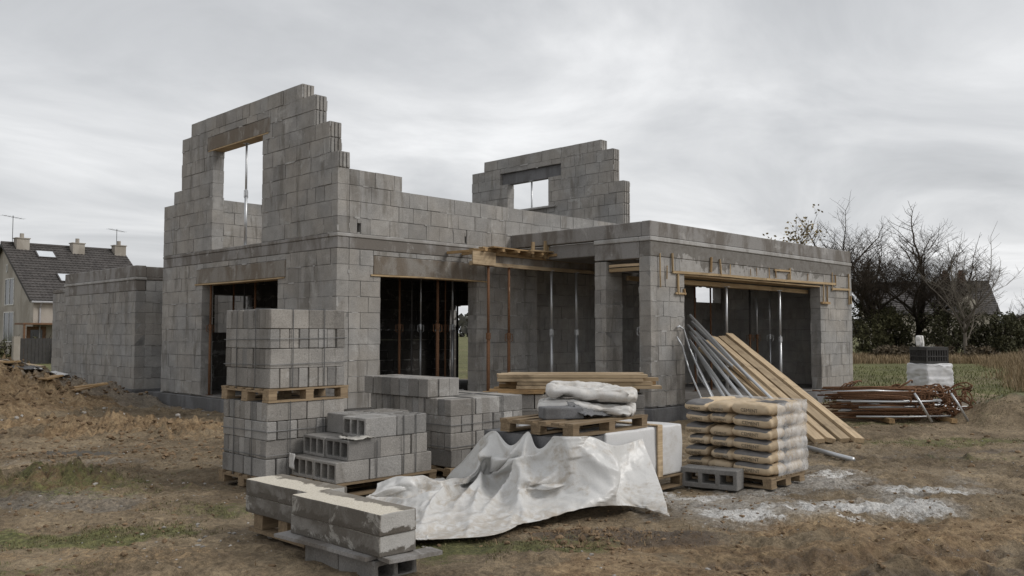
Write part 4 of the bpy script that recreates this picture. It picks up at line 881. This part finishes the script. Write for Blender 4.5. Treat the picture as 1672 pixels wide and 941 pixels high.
pts=[]; rnd_pts(90,-2.9,-.6,6.4,8.2,.008,.03); rnd_pts(60,-4.4,-1.4,8.2,9.6,.01,.035); rnd_pts(60,-.3,3.4,8,9.8,.008,.03); rnd_pts(450,-6.5,-2.,5.2,14,.005,.022); rnd_pts(550,.3,8,5,13,.005,.022); rnd_pts(160,-9,-5.5,14.5,19,.015,.05)
scatter_lumps('gravel','pale gravel and concrete crumbs scattered on the mud',pts,1,m_lump('pale_gravel',(.24,.22,.20),(.42,.40,.37)),.7)
def blades(name,label,spots,mat,kind='stuff',lean=.5):
    V=[];F=[];T=[]
    for (p,hgt,w) in spots:
        an=random.uniform(0,6.3); ln=random.uniform(.1,lean)*hgt; dx,dy=math.cos(an),math.sin(an); px,py=-dy*w,dx*w
        o=len(V); V+= [(p[0]-px,p[1]-py,p[2]),(p[0]+px,p[1]+py,p[2]),(p[0]+dx*ln*.4+px*.7,p[1]+dy*ln*.4+py*.7,p[2]+hgt*.6),(p[0]+dx*ln*.4-px*.7,p[1]+dy*ln*.4-py*.7,p[2]+hgt*.6),(p[0]+dx*ln,p[1]+dy*ln,p[2]+hgt)]
        F+=[(o,o+1,o+2,o+3),(o+3,o+2,o+4)]; q=random.uniform(.65,1.35); T+=[q,q]
    m=MB(); m.v=[np.array(V)]; m.f=F; m.t=T; m.m=[0]*len(F); o=m.build(name,mat); return tag(o,label,None,None,kind)
def m_leaf(name,a,b,rough=.7):
    t=NT(name); n=t.noise(t.pos,1.5,3,.6); c=t.mix(n,a,b); c=t.mix(1.,c,t.attr('tone'),'MULTIPLY'); return t.fin(c,rough,.2)
def on_ground(a,d,h0,h1,w,dz=-.004):
    a=np.asarray(a);d=np.asarray(d); z=gz(a,d)+dz
    return [(AD(float(x),float(y),float(q)),random.uniform(h0,h1),w) for x,y,q in zip(a,d,z)]
def spots_in(L,n,h0,h1,w):
    A=[];D=[]
    for (x,y,ra,rd) in L:
        p=G(x,y)-CAM; k=int(n*ra*rd); r=rng.random(k)**.6; an=rng.uniform(0,6.3,k); A.append(p.dot(RT)+ra*r*np.cos(an)); D.append(p.dot(FW)+rd*r*np.sin(an))
    A=np.concatenate(A);D=np.concatenate(D); ok=fbm(A,D,3.2,3,44)>.0; return on_ground(A[ok],D[ok],h0,h1,w)
sp=spots_in([(60,872,1.1,.5),(215,862,.8,.35),(110,790,1.3,.9),(370,826,.8,.35),(800,888,.9,.25),(900,880,.5,.22),(310,850,.3,.25),(20,930,.7,.3),(700,905,.6,.25),(1430,690,1.6,.7),(1560,720,1.8,.7),(1650,690,1.6,1.),(1645,670,1.6,1.1),(1660,665,1.2,1.0),(1715,685,1.5,.9),(1720,680,1.5,1.)],3600,.008,.03,.0035)
blades('grass','short patchy green grass growing in the trampled mud',sp,m_leaf('grass_blade',(.088,.088,.036),(.185,.165,.085)),lean=.9)
sp=[]
for _ in range(16000):
    d=random.uniform(44,52); a=random.uniform(16,36)*d/48; sp.append((AD(a,d,0),random.uniform(.15,.52),.02))
k=0
while k<15000:
    d=random.uniform(23,46); a=random.uniform(.50,.74)*d; lim=.545+.05*float(fbm(np.array(d*.5),np.array(0.),1,2,3))+max(0,(34-d)*.004)
    if a/d<lim+random.random()**2*.06: continue
    k+=1; sp.append((AD(a,d,0),random.uniform(.35,1.15)*min(1,(a/d-lim)*9+.3),.011))
blades('dry_grass','tall dry straw coloured grass at the edge of the field on the right',sp,m_leaf('dry_grass_blade',(.20,.145,.085),(.33,.25,.15)),lean=.6)
sp=[]
for _ in range(9000):
    d=random.uniform(19,40); a=random.uniform(5.5,16)*d/22; sp.append((AD(a,d,0),random.uniform(.03,.12),.012))
blades('field_grass','low olive green grass of the field beyond the reinforcement heap',sp,m_leaf('field_blade',(.075,.092,.028),(.155,.155,.06)),lean=1.)
sp=[]
sp+=on_ground(rng.normal(.75,.45,420),rng.normal(6.95,.22,420),.01,.05,.003,.005)+on_ground(rng.uniform(-6,7,900),rng.uniform(5,13,900),.01,.03,.004,0)
blades('straw_litter','brown straw and wood litter on the mud',sp,m_leaf('straw',(.13,.085,.045),(.3,.21,.12)),lean=4.)
# ---------------------------------------------------------------- trees and shrubs
M['bark']=m_plain('bare_bark',(.042,.035,.027),.95,.1,.4,3); M['twig']=m_plain('bare_twigs',(.055,.044,.034),.95,.1,.3,2); M['palebark']=m_plain('pale_bark',(.16,.14,.115),.95,.1,.3,3)
def tree(label,loc,h,spread,seed,trunk_r,bark='bark',forks=3,levels=6,crown0=.28,leaves=0,leafmat=None,name='bare_tree',dens=1.):
    t=thing(name,label,'tree',loc)
    def run(s):
        R=random.Random(seed); tb=MB(); cb=MB(); ends=[]
        def grow(p,d,L,r,lv):
            n=5 if lv<3 else 3; P=[p]; q=p.copy(); dd=d.copy(); 
            for i in range(n):
                dd=(dd+Vector((R.uniform(-1,1),R.uniform(-1,1),R.uniform(-.55,.75)))*(.08 if lv==0 else .20 if lv<3 else .17)).normalized(); q=q+dd*(L/n); P.append(q.copy())
            rs=[max(.005,r*(1-.5*i/n)) for i in range(n+1)]
            (tb if lv<2 else cb).tube(P,rs,7 if lv<2 else (4 if lv<4 else 3),1,0,lv<2)
            if lv>=levels: ends.append((q,dd)); return
            k=(7 if lv==0 else forks+(2 if lv in (1,2) else 1) if levels>5 else forks+(2 if lv in (1,2,3) else 1))
            for j in range(k):
                f=1. if j==0 else (R.uniform(.45,1.) if lv==0 else R.uniform(.22,1.)); i=min(n-1,int(f*n)); b=P[i].lerp(P[i+1],f*n-i) if f<1 else P[-1]
                an=R.uniform(0,6.28); side=Vector((math.cos(an),math.sin(an),R.uniform(-.15,.45)))
                nd=(dd*(.9 if j==0 else .55)+side*(.3 if j==0 else spread)+Vector((0,0,.22 if lv<3 else .02))).normalized()
                grow(b,nd,L*(R.uniform(.85,1.1) if lv==0 else R.uniform(.55,.80))*(1.0 if j==0 else .9),max(.005,r*(.62 if j==0 else R.uniform(.30,.5))),lv+1)
        grow(Vector((0,0,-.1)),Vector((R.uniform(-.06,.06),0,1)),h*crown0*s,trunk_r,0)
        return tb,cb,ends
    R=random.Random(seed+999); tb,cb,ends=run(1.); s=h/float(np.percentile(np.concatenate([v[:,2] for v in cb.v]),98.5)); tb,cb,ends=run(s); s=1.
    tb.build('trunk',M[bark],t,True); cb.build('crown',M['twig' if bark=='bark' else bark],t)
    if leaves:
        V=[];F=[];T=[]
        for _ in range(leaves):
            e,dr=R.choice(ends); c=np.array(e)*s+np.array([R.gauss(0,.18),R.gauss(0,.18),R.gauss(0,.18)]); a=np.array([R.uniform(-1,1) for _ in range(3)]); b=np.cross(a,[R.uniform(-1,1) for _ in range(3)]); a=a/np.linalg.norm(a)*.11; b=b/(np.linalg.norm(b)+1e-6)*.07
            o=len(V); V+=[c-a,c+b,c+a,c-b]; F.append((o,o+1,o+2,o+3)); q=R.uniform(.6,1.4); T.append(q)
        m=MB(); m.v=[np.array(V)]; m.f=F; m.t=T; m.m=[0]*len(F); m.build('foliage',leafmat,t)
    return t
lm=m_leaf('autumn_leaf',(.21,.165,.085),(.30,.235,.12))
tree('small tree with sparse ochre leaves rising behind the annex roof',AD(17.3,55,-.1),7.7,.55,11,.13,levels=5,crown0=.40,leaves=7000,leafmat=lm,name='leafy_tree')
tree('pale thin bare tree just left of the big dark trees',AD(21.6,57,-.1),7.3,.5,5,.08,'palebark',levels=4,crown0=.4)
tree('big dark bare tree directly right of the annex',AD(23.0,54,-.1),8.1,.72,21,.27,crown0=.25,forks=3,levels=6)
tree('big spreading dark bare tree in the middle of the tree row',AD(25.8,55,-.1),7.9,.85,8,.29,crown0=.24,forks=3,levels=6)
tree('pale trunked bare tree in front of the far house gable',AD(26.3,50,-.1),6.6,.9,17,.14,'palebark',crown0=.34,levels=4)
tree('small bare bush-like tree behind the far house gable',AD(37.0,62,-.1),4.2,.8,31,.06,crown0=.2,levels=4)
def shrub(label,loc,rx,ry,rz,n,size,mat,seed,stems=True,name='shrub',gaps=.35):
    R=random.Random(seed); g=np.random.default_rng(seed); t=thing(name,label,'shrub',loc); cl=[]
    for _ in range(34): cl.append((g.uniform(-.75,.75)*rx,g.uniform(-.75,.75)*ry,abs(g.uniform(.1,.85))*rz*1.1,g.uniform(.12,.34)))
    V=[];F=[];T=[]
    for _ in range(n):
        c=R.choice(cl); v=g.normal(size=3); v/=np.linalg.norm(v); r=g.uniform(.55,1)**.5*c[3]
        p=np.array([c[0]+v[0]*r*rx,c[1]+v[1]*r*ry,max(.02,c[2]+v[2]*r*rz*.9)]); a=g.normal(size=3); a/=np.linalg.norm(a); b=np.cross(a,g.normal(size=3)); b/=np.linalg.norm(b)+1e-6; a*=size*g.uniform(.6,1.5); b*=size*g.uniform(.3,.7)
        o=len(V); V+=[p-a,p+b,p+a,p-b]; F.append((o,o+1,o+2,o+3)); T.append(float(g.uniform(.55,1.45)))
    m=MB(); m.v=[np.array(V)]; m.f=F; m.t=T; m.m=[0]*len(F); m.build('foliage',mat,t)
    b=MB()
    for c in cl: b.tube([(c[0]*.15,c[1]*.15,-.1),(c[0]*.6,c[1]*.6,c[2]*.6),(c[0]*1.05,c[1]*1.05,c[2]+.25*rz),(c[0]*1.2,c[1]*1.2,c[2]+.45*rz)],[.04,.025,.012,.005],4)
    b.build('stem',M['bark'],t); return t
g1=m_leaf('evergreen_leaf',(.052,.054,.028),(.095,.090,.046)); g2=m_leaf('olive_leaf',(.055,.056,.026),(.095,.088,.042)); g3=m_leaf('brown_thicket',(.085,.066,.042),(.14,.11,.072))
for i,(a,d,rx,rz,mt,lab) in enumerate(((22.0,53,2.2,2.9,g2,'olive shrub against the annex edge under the bare trees'),(24.6,55,2.2,3.0,g1,'dark evergreen shrub between the two big bare trees'),(26.9,53,2.4,3.2,g1,'dark evergreen shrub left of the pale trunk'),
    (29.5,53,2.2,2.5,g1,'dark evergreen shrub right of the pale trunk'),(32.,54,2.3,2.3,g2,'olive shrub near the right edge, below the far gable'),(34.6,55,2.4,2.0,g2,'low olive shrub at the right edge of the picture'),(20.2,58,2.4,3.,g1,'dark shrub mostly hidden behind the annex'))):
    shrub(lab,AD(a,d,-.1),rx,1.6,rz*1.08,6500,.085,mt,60+i)
for i,(a,lab) in enumerate(((21.3,'brown leafless thicket close to the annex wall'),(23.6,'brown leafless thicket left of the black crate'),(26.3,'brown leafless thicket behind the black crate'),(29.3,'brown leafless thicket right of the black crate'),(32.6,'brown leafless thicket near the right edge'))):
    shrub(lab,AD(a,48.5,-.1),1.9,.9,.85,1500,.12,g3,80+i,name='thicket')
for i,(a,d,lab) in enumerate(((-27.6,47,'green garden shrub at the far left below the house'),(-25.3,46,'bare garden shrub beside the dark gate'),(-22.9,45,'garden shrub close to the left end of the site wall'))):
    shrub(lab,AD(a,d,-.1),1.0,.7,1.25,900,.08,g2,90+i)
# far woods closing the horizon
wd=[]
V=[];F=[];T=[]; g=np.random.default_rng(5)
for _ in range(9000):
    a=g.uniform(-420,420); d=330+g.uniform(-12,12); hh=(7+5*float(fbm(np.array(a),np.array(0.),.03,4,3)))*g.uniform(0,1); s=g.uniform(.8,2.)
    p=np.array(AD(a,d,hh)); a_=g.normal(size=3); a_/=np.linalg.norm(a_); b=np.cross(a_,g.normal(size=3)); b/=np.linalg.norm(b); o=len(V); V+=[p-a_*s,p+b*s,p+a_*s,p-b*s]; F.append((o,o+1,o+2,o+3)); T.append(float(g.uniform(.7,1.3)))
m=MB(); m.v=[np.array(V)]; m.f=F; m.t=T; m.m=[0]*len(F); o=m.build('far_woods',m_leaf('far_wood',(.085,.085,.075),(.12,.115,.10))); tag(o,'distant line of grey woods on the horizon',None,None,'stuff')
# ---------------------------------------------------------------- neighbouring houses
def m_roof(name,a,b):
    t=NT(name); n=t.noise(t.pos,1.5,5,.65); n2=t.noise(t.pos,14,3,.6); c=t.mix(n,a,b); c=t.mix(1.,c,t.attr('tone'),'MULTIPLY'); c=t.mix(1.,c,t.rng(n2,.2,.8,.75,1.25),'MULTIPLY'); t.bump(n2,.4,.03); return t.fin(c,.7,.3)
M['tile']=m_roof('dark_roof_tiles',(.055,.050,.048),(.095,.086,.080)); M['render']=m_concrete('stained_render',(.40,.365,.32),(.24,.21,.175),.6,.15,.5); M['cream']=m_concrete('cream_render',(.55,.50,.42),(.36,.32,.26),.5,.1,.5)
M['glass']=m_plain('window_glass',(.05,.055,.06),.12,.6,.2,1.5); M['sky_glass']=m_plain('skylight_glass',(.62,.65,.68),.15,.6,.1,1); M['trim']=m_plain('white_trim',(.62,.61,.59),.6); M['brown']=m_plain('brown_door',(.16,.085,.045),.6); M['zinc']=m_plain('zinc_gutter',(.36,.36,.37),.45,.5)
M['brickc']=m_plain('brick_chimney',(.20,.12,.09),.9)
def roof_plane(m,A,B,C,D,rows,cols,th=.05):
    """tiled slope: A-B eave edge, D-C ridge edge, rows of overlapping tiles with rolled profile"""
    A,B,C,D=map(Vector,(A,B,C,D)); n=(B-A).cross(D-A).normalized(); n = n if n.z>0 else -n
    for r in range(rows):
        f0,f1=r/rows,(r+1.18)/rows; f1=min(f1,1)
        for c in range(cols):
            g0,g1=c/cols,(c+1)/cols; P=lambda f,g:(A.lerp(D,f)).lerp(B.lerp(C,f),g)
            gm=(g0+g1)/2; lo,hi=n*(.055),n*(.012); tn=random.uniform(.8,1.2)
            V=[P(f0,g0)+lo*.7,P(f0,gm)+lo*1.35,P(f0,g1)+lo*.7,P(f1,g1)+hi*.6,P(f1,gm)+hi*1.6,P(f1,g0)+hi*.6,P(f0,g0),P(f0,g1)]
            m.add([tuple(v) for v in V],[(0,1,4,5),(1,2,3,4),(6,7,2,1,0)],tn)
def house(label,loc,rz,L,W,He,Hr,wallmat,parts,rows=18,cols=40,over=.25):
    """ridge along local x from 0..L, gable ends at x=0 and x=L, half width W"""
    t=thing('gabled_house',label,'house',loc,rz); m=MB(); th=.0
    prof=[(-W,0),(W,0),(W,He),(0,Hr),(-W,He)]
    V=[(x,y,z) for x in (0,L) for (y,z) in prof]; m.add(V,[(0,1,2,3,4)[::-1],(5,6,7,8,9),(0,5,6,1)[::-1],(1,6,7,2),(0,4,9,5)[::-1],(2,7,8,3),(4,3,8,9)]); m.build('wall',M[wallmat],t)
    m=MB(); sl=(Hr-He)/W; e=over
    for s in (-1,1):
        roof_plane(m,(-e,s*(W+e),He-sl*e+.1),(L+e,s*(W+e),He-sl*e+.1),(L+e,0,Hr+.1),(-e,0,Hr+.1),rows,cols)
        m.add([(-e,s*(W+e),He-sl*e+.08),(L+e,s*(W+e),He-sl*e+.08),(L+e,0,Hr+.08),(-e,0,Hr+.08)],[(0,1,2,3)])
        for x in (-e,L+e): m.add([(x,s*(W+e),He-sl*e-.08),(x,s*(W+e),He-sl*e+.12),(x,0,Hr+.12),(x,0,Hr-.08)],[(0,1,2,3)],.7)
    m.tube([(-e,0,Hr+.12),(L+e,0,Hr+.12)],.11,8); rf=m.build('roof',M['tile'],t)
    return t,rf
def win(t,p,sx,sy,sz,axis,glass='glass',frame='trim',nm='window',mull=True):
    """window in a wall; axis = outward normal 'x-' or 'y-'"""
    m=MB(); x,y,z=p; b=.06
    if axis=='x-':
        m.box((x-.05,y-sy/2,z),(x-.005,y-sy/2+b,z+sz)); m.box((x-.05,y+sy/2-b,z),(x-.005,y+sy/2,z+sz)); m.box((x-.05,y-sy/2+b,z),(x-.005,y+sy/2-b,z+b)); m.box((x-.05,y-sy/2+b,z+sz-b),(x-.005,y+sy/2-b,z+sz))
        if mull: m.box((x-.045,y-.025,z+b),(x-.008,y+.025,z+sz-b))
        f=m.build(nm,M[frame],t); g=MB(); g.box((x-.02,y-sy/2+b,z+b),(x-.004,y+sy/2-b,z+sz-b)); g.build('pane',M[glass],f)
    else:
        m.box((x-sx/2,y-.05,z),(x-sx/2+b,y-.005,z+sz)); m.box((x+sx/2-b,y-.05,z),(x+sx/2,y-.005,z+sz)); m.box((x-sx/2+b,y-.05,z),(x+sx/2-b,y-.005,z+b)); m.box((x-sx/2+b,y-.05,z+sz-b),(x+sx/2-b,y-.005,z+sz))
        if mull: m.box((x-.025,y-.045,z+b),(x+.025,y-.008,z+sz-b))
        f=m.build(nm,M[frame],t); g=MB(); g.box((x-sx/2+b,y-.02,z+b),(x+sx/2-b,y-.004,z+sz-b)); g.build('pane',M[glass],f)
# left house (ridge runs away to the right, gable towards the site)
W=5.55; He,Hr=3.55,7.2
hl,rf=house('rendered house with dark tiled roof, skylights and three chimneys at the far left','' or (7.92,48.9,0),.02,7.2,W,He,Hr,'render',None,22,34)
sl=(Hr-He)/W
def on_roof(x,f): return Vector((x,-W*(1-f),He+(Hr-He)*f+.12))
for (x,f,w,h) in ((2.05,.80,1.15,.13),(2.55,.36,1.1,.15)):
    m=MB(); a,b=on_roof(x,f-h/2),on_roof(x,f+h/2); n=Vector((0,-sl,1)).normalized(); sx=Vector((w/2,0,0)); V=[a-sx,a+sx,b+sx,b-sx]; V=V+[v+n*.10 for v in V]
    m.add([tuple(v) for v in V],[(4,5,6,7),(0,1,5,4),(1,2,6,5),(2,3,7,6),(3,0,4,7)]); fr=m.build('skylight',M['tile'],hl)
    m=MB(); k=.86; c=(a+b)/2; V=[c+(v-c)*k+n*.108 for v in (a-sx,a+sx,b+sx,b-sx)]; m.add([tuple(v) for v in V],[(0,1,2,3)]); m.build('pane',M['sky_glass'],fr)
for (x,y,h) in ((.85,-.35,.75),(4.2,-.5,.6),(7.0,-.35,.7)):
    m=MB(); m.box((x-.38,y-.3,Hr-.9),(x+.38,y+.3,Hr+h*.55)); m.box((x-.43,y-.35,Hr+h*.55+.003),(x+.43,y+.35,Hr+h*.55+.06)); m.tube([(x,y,Hr+h*.55+.08),(x,y,Hr+h*.55+.36)],.13,8); m.build('chimney',M['render'],rf)
for (x,y,h) in ((.35,-.2,1.9),(6.9,-.2,1.6)):
    m=MB(); m.tube([(x,y,Hr-.3),(x,y,Hr+h)],.02,5); m.tube([(x-.8,y-.6,Hr+h-.1),(x+.8,y+.6,Hr+h-.1)],.011,4)
    for k in range(6): c=Vector((x-.7+.28*k,y-.52+.21*k,Hr+h-.1)); m.tube([c-Vector((.15,-.2,0)),c+Vector((.15,-.2,0))],.006,4)
    m.build('aerial',M['dark'],hl)
win(hl,(0,-1.2,3.3),0,1.7,1.7,'x-'); win(hl,(0,-1.2,1.0),0,1.9,1.9,'x-'); win(hl,(0,-.6,5.4),0,.25,.5,'x-',mull=False); win(hl,(2.4,-W,2.3),.9,0,.9,'y-'); win(hl,(5.2,-W,2.2),1.,0,1.,'y-')
m=MB(); m.tube([(-.2,-W-.3,He-.15),(7.4,-W-.3,He-.15)],.07,6); m.tube([(.35,-W-.3,He-.2),(.35,-W-.05,He-.5),(.35,-W-.05,.2)],.05,6); m.build('gutter',M['zinc'],hl)
m=MB(); m.box((-1.0,-W-1.5,2.05),(6,-W-.01,2.15)); [m.box((x-.05,-W-1.45,0),(x+.05,-W-1.35,2.05)) for x in (-.9,2.,5.9)]; m.build('porch_roof',M['brown'],hl)
m=MB(); m.box((-.35,-W-.06,0),(-.3+1.0,-W-.01,1.95)); dr=m.build('door',M['brown'],hl); m=MB(); m.box((-.15,-W-.075,.95),(.5,-W-.062,1.75)); m.build('pane',M['glass'],dr)
# far right house
W2=5.2; hr,rf=house('cream house with long dark roof behind the bare trees at the right','' or (80.2,23.5,0),math.atan2(12.6-21.2,85.5-81.3),11.2,W2,3.3,6.5,'cream',None,16,30)
for x in (7.6,9.0):
    m=MB(); m.box((x-.35,-.3,6.2),(x+.35,.3,7.5)); m.tube([(x,0,7.5),(x,0,7.8)],.25,8); m.build('chimney',M['brickc'],rf)
m=MB(); m.add([(8.0,-4.6,3.2),(9.6,-4.6,3.2),(9.6,-4.6,4.4),(8.8,-4.6,5.3),(8.0,-4.6,4.4),(8.0,-2.2,4.4),(9.6,-2.2,4.4),(8.8,-1.6,5.3)],[(0,1,2,3,4),(2,6,7,3),(4,3,7,5),(1,2,6)]); dm=m.build('dormer',M['cream'],rf)
m=MB(); m.box((11.2,-1.9,3.4),(11.24,-1.0,4.5)); m.box((11.2,.3,3.4),(11.24,1.2,4.5)); m.build('window',M['glass'],hr)
hb=house('low house with dark roof at the far right edge of the picture',AD(66,110,0),-.4,14,4,2.2,4.2,'cream',None,10,24)
# garden fence pieces at far left
gp=thing('garden_gate','dark garden gate between pale posts below the left house','gate',AD(-24.2,44,-.05)); m=MB(); 
for i in range(9): m.box((-.75+.17*i,-.02,.05),(-.75+.17*i+.15,.02,1.35))
m.build('gate_panel',M['dark'],gp)
for x in (-.95,.95): m=MB(); m.box((x-.15,-.15,0),(x+.15,.15,1.45)); m.build('gate_post',M['render'],gp)
# ---------------------------------------------------------------- rubble beside the heap
def AG(a,d,dz): return AD(a,d,float(gz(a,d))+dz)
for k,(a,d,a2,d2,w,mt,lab) in enumerate(((-12.3,19.2,-10.6,19.5,.30,'plank','pale plank lying on top of the earth heap'),(-11.9,18.7,-10.9,19.2,.25,'oldwood','brown plank beside the pale one on the earth heap'),(-11.4,20.6,-10.5,20.9,.22,'plank','short plank lying behind the white sheet on the heap'))):
    o=board('timber_plank',AG(a,d,.10),AG(a2,d2,.12),w,.04,mt); tag(o,lab,'plank','planks on the earth heap')
sheet('plastic_sheet',[AG(-11.7,19.4,.10),AG(-10.2,19.2,.09),AG(-10.1,20.3,.12),AG(-11.5,20.5,.14)],'white','white plastic sheet spread on top of the earth heap','plastic sheet',14,.10,13)
o=sheet('tarp_scrap',[AG(-11.2,18.9,.06),AG(-10.5,18.8,.05),AG(-10.4,19.2,.10),AG(-11.1,19.3,.10)],'plinth','blue grey sheet scrap in front of the white plastic on the heap','plastic sheet',10,.07,23)
for k,(a,d,L,an,lab) in enumerate(((-9.3,18.2,.8,.3,'broken board leaning at the foot of the extension wall'),(-9.1,18.0,.7,-.5,'short broken board beside the extension wall'),(-9.6,17.7,.6,.9,'dark board fragment near the extension wall'))):
    p=AG(a,d,.05+.03*k); q=p+Vector((math.cos(an)*L,math.sin(an)*L*.4,.06+.08*(k==0))); o=board('timber_plank',p,q,.25,.03,'oldwood'); tag(o,lab,'plank','broken boards at the extension wall')
# ---------------------------------------------------------------- sky, sun, camera
w=bpy.data.worlds.new('World'); S.world=w; w.use_nodes=True; nt=w.node_tree; bg=nt.nodes['Background']; out=nt.nodes['World Output']
def wn(t,**k):
    n=nt.nodes.new(t); [setattr(n,a,b) for a,b in k.items()]; return n
SUN_EL=math.radians(40); az=Vector((.55,-.83,0)).normalized()
sky=wn('ShaderNodeTexSky',sky_type='NISHITA'); sky.sun_disc=False; sky.sun_elevation=SUN_EL; sky.sun_rotation=math.atan2(az.x,az.y); sky.air_density=1.5; sky.dust_density=3
nt.links.new(sky.outputs[0],bg.inputs[0]); bg.inputs[1].default_value=.08
tc=wn('ShaderNodeTexCoord'); sp=wn('ShaderNodeSeparateXYZ'); nt.links.new(tc.outputs['Generated'],sp.inputs[0])
mx=wn('ShaderNodeMath',operation='MAXIMUM'); nt.links.new(sp.outputs[2],mx.inputs[0]); mx.inputs[1].default_value=0
ad=wn('ShaderNodeMath',operation='ADD'); nt.links.new(mx.outputs[0],ad.inputs[0]); ad.inputs[1].default_value=.16
dx=wn('ShaderNodeMath',operation='DIVIDE'); dy=wn('ShaderNodeMath',operation='DIVIDE')
nt.links.new(sp.outputs[0],dx.inputs[0]); nt.links.new(ad.outputs[0],dx.inputs[1]); nt.links.new(sp.outputs[1],dy.inputs[0]); nt.links.new(ad.outputs[0],dy.inputs[1])
cb=wn('ShaderNodeCombineXYZ'); nt.links.new(dx.outputs[0],cb.inputs[0]); nt.links.new(dy.outputs[0],cb.inputs[1])
mp=wn('ShaderNodeMapping'); mp.inputs['Rotation'].default_value=(0,0,.78); mp.inputs['Scale'].default_value=(.8,1.0,1); mp.inputs['Location'].default_value=(SKYX,SKYY,0); nt.links.new(cb.outputs[0],mp.inputs[0])
n1=wn('ShaderNodeTexNoise'); n1.inputs['Scale'].default_value=1.15; n1.inputs['Detail'].default_value=9; n1.inputs['Roughness'].default_value=.56; n1.inputs['Distortion'].default_value=.55; nt.links.new(mp.outputs[0],n1.inputs['Vector'])
rp=wn('ShaderNodeValToRGB'); nt.links.new(n1.outputs['Fac'],rp.inputs[0]); el=rp.color_ramp.elements
el[0].position=.28; el[0].color=(.42,.43,.447,1); el[1].position=.70; el[1].color=(.80,.805,.815,1)
e=el.new(.44); e.color=(.525,.535,.552,1); e=el.new(.56); e.color=(.635,.642,.655,1)
# brighter towards the horizon band
hz=wn('ShaderNodeMapRange'); nt.links.new(sp.outputs[2],hz.inputs[0]); hz.inputs[1].default_value=.0; hz.inputs[2].default_value=.55; hz.inputs[3].default_value=1.06; hz.inputs[4].default_value=.90
ml=wn('ShaderNodeMix',data_type='RGBA',blend_type='MULTIPLY'); ml.inputs[0].default_value=1; nt.links.new(rp.outputs[0],ml.inputs[6]); nt.links.new(hz.outputs[0],ml.inputs[7])
b2=wn('ShaderNodeBackground'); nt.links.new(ml.outputs[2],b2.inputs[0]); b2.inputs[1].default_value=.97
ms=wn('ShaderNodeMixShader'); ms.inputs[0].default_value=.94; nt.links.new(bg.outputs[0],ms.inputs[1]); nt.links.new(b2.outputs[0],ms.inputs[2]); nt.links.new(ms.outputs[0],out.inputs['Surface'])
ld=bpy.data.lights.new('sun','SUN'); ld.energy=1.25; ld.angle=math.radians(22); ld.color=(1,.97,.93); lo=bpy.data.objects.new('sun',ld); COL.objects.link(lo)
dirn=az*math.cos(SUN_EL)+Vector((0,0,math.sin(SUN_EL))); lo.rotation_euler=dirn.to_track_quat('Z','Y').to_euler()
cd=bpy.data.cameras.new('camera'); co=bpy.data.objects.new('camera',cd); COL.objects.link(co); S.camera=co
cd.sensor_width=36; cd.lens=FPX/1672*36; cd.clip_start=.1; cd.clip_end=4000; co.location=CAM
look=FW*math.cos(PITCH)+Vector((0,0,math.sin(PITCH))); co.rotation_euler=look.to_track_quat('-Z','Y').to_euler()
S.view_settings.view_transform='Standard'; S.view_settings.look='None'; S.view_settings.exposure=.36; S.view_settings.gamma=1
S.cycles.max_bounces=6; S.cycles.diffuse_bounces=3; S.cycles.use_denoising=True
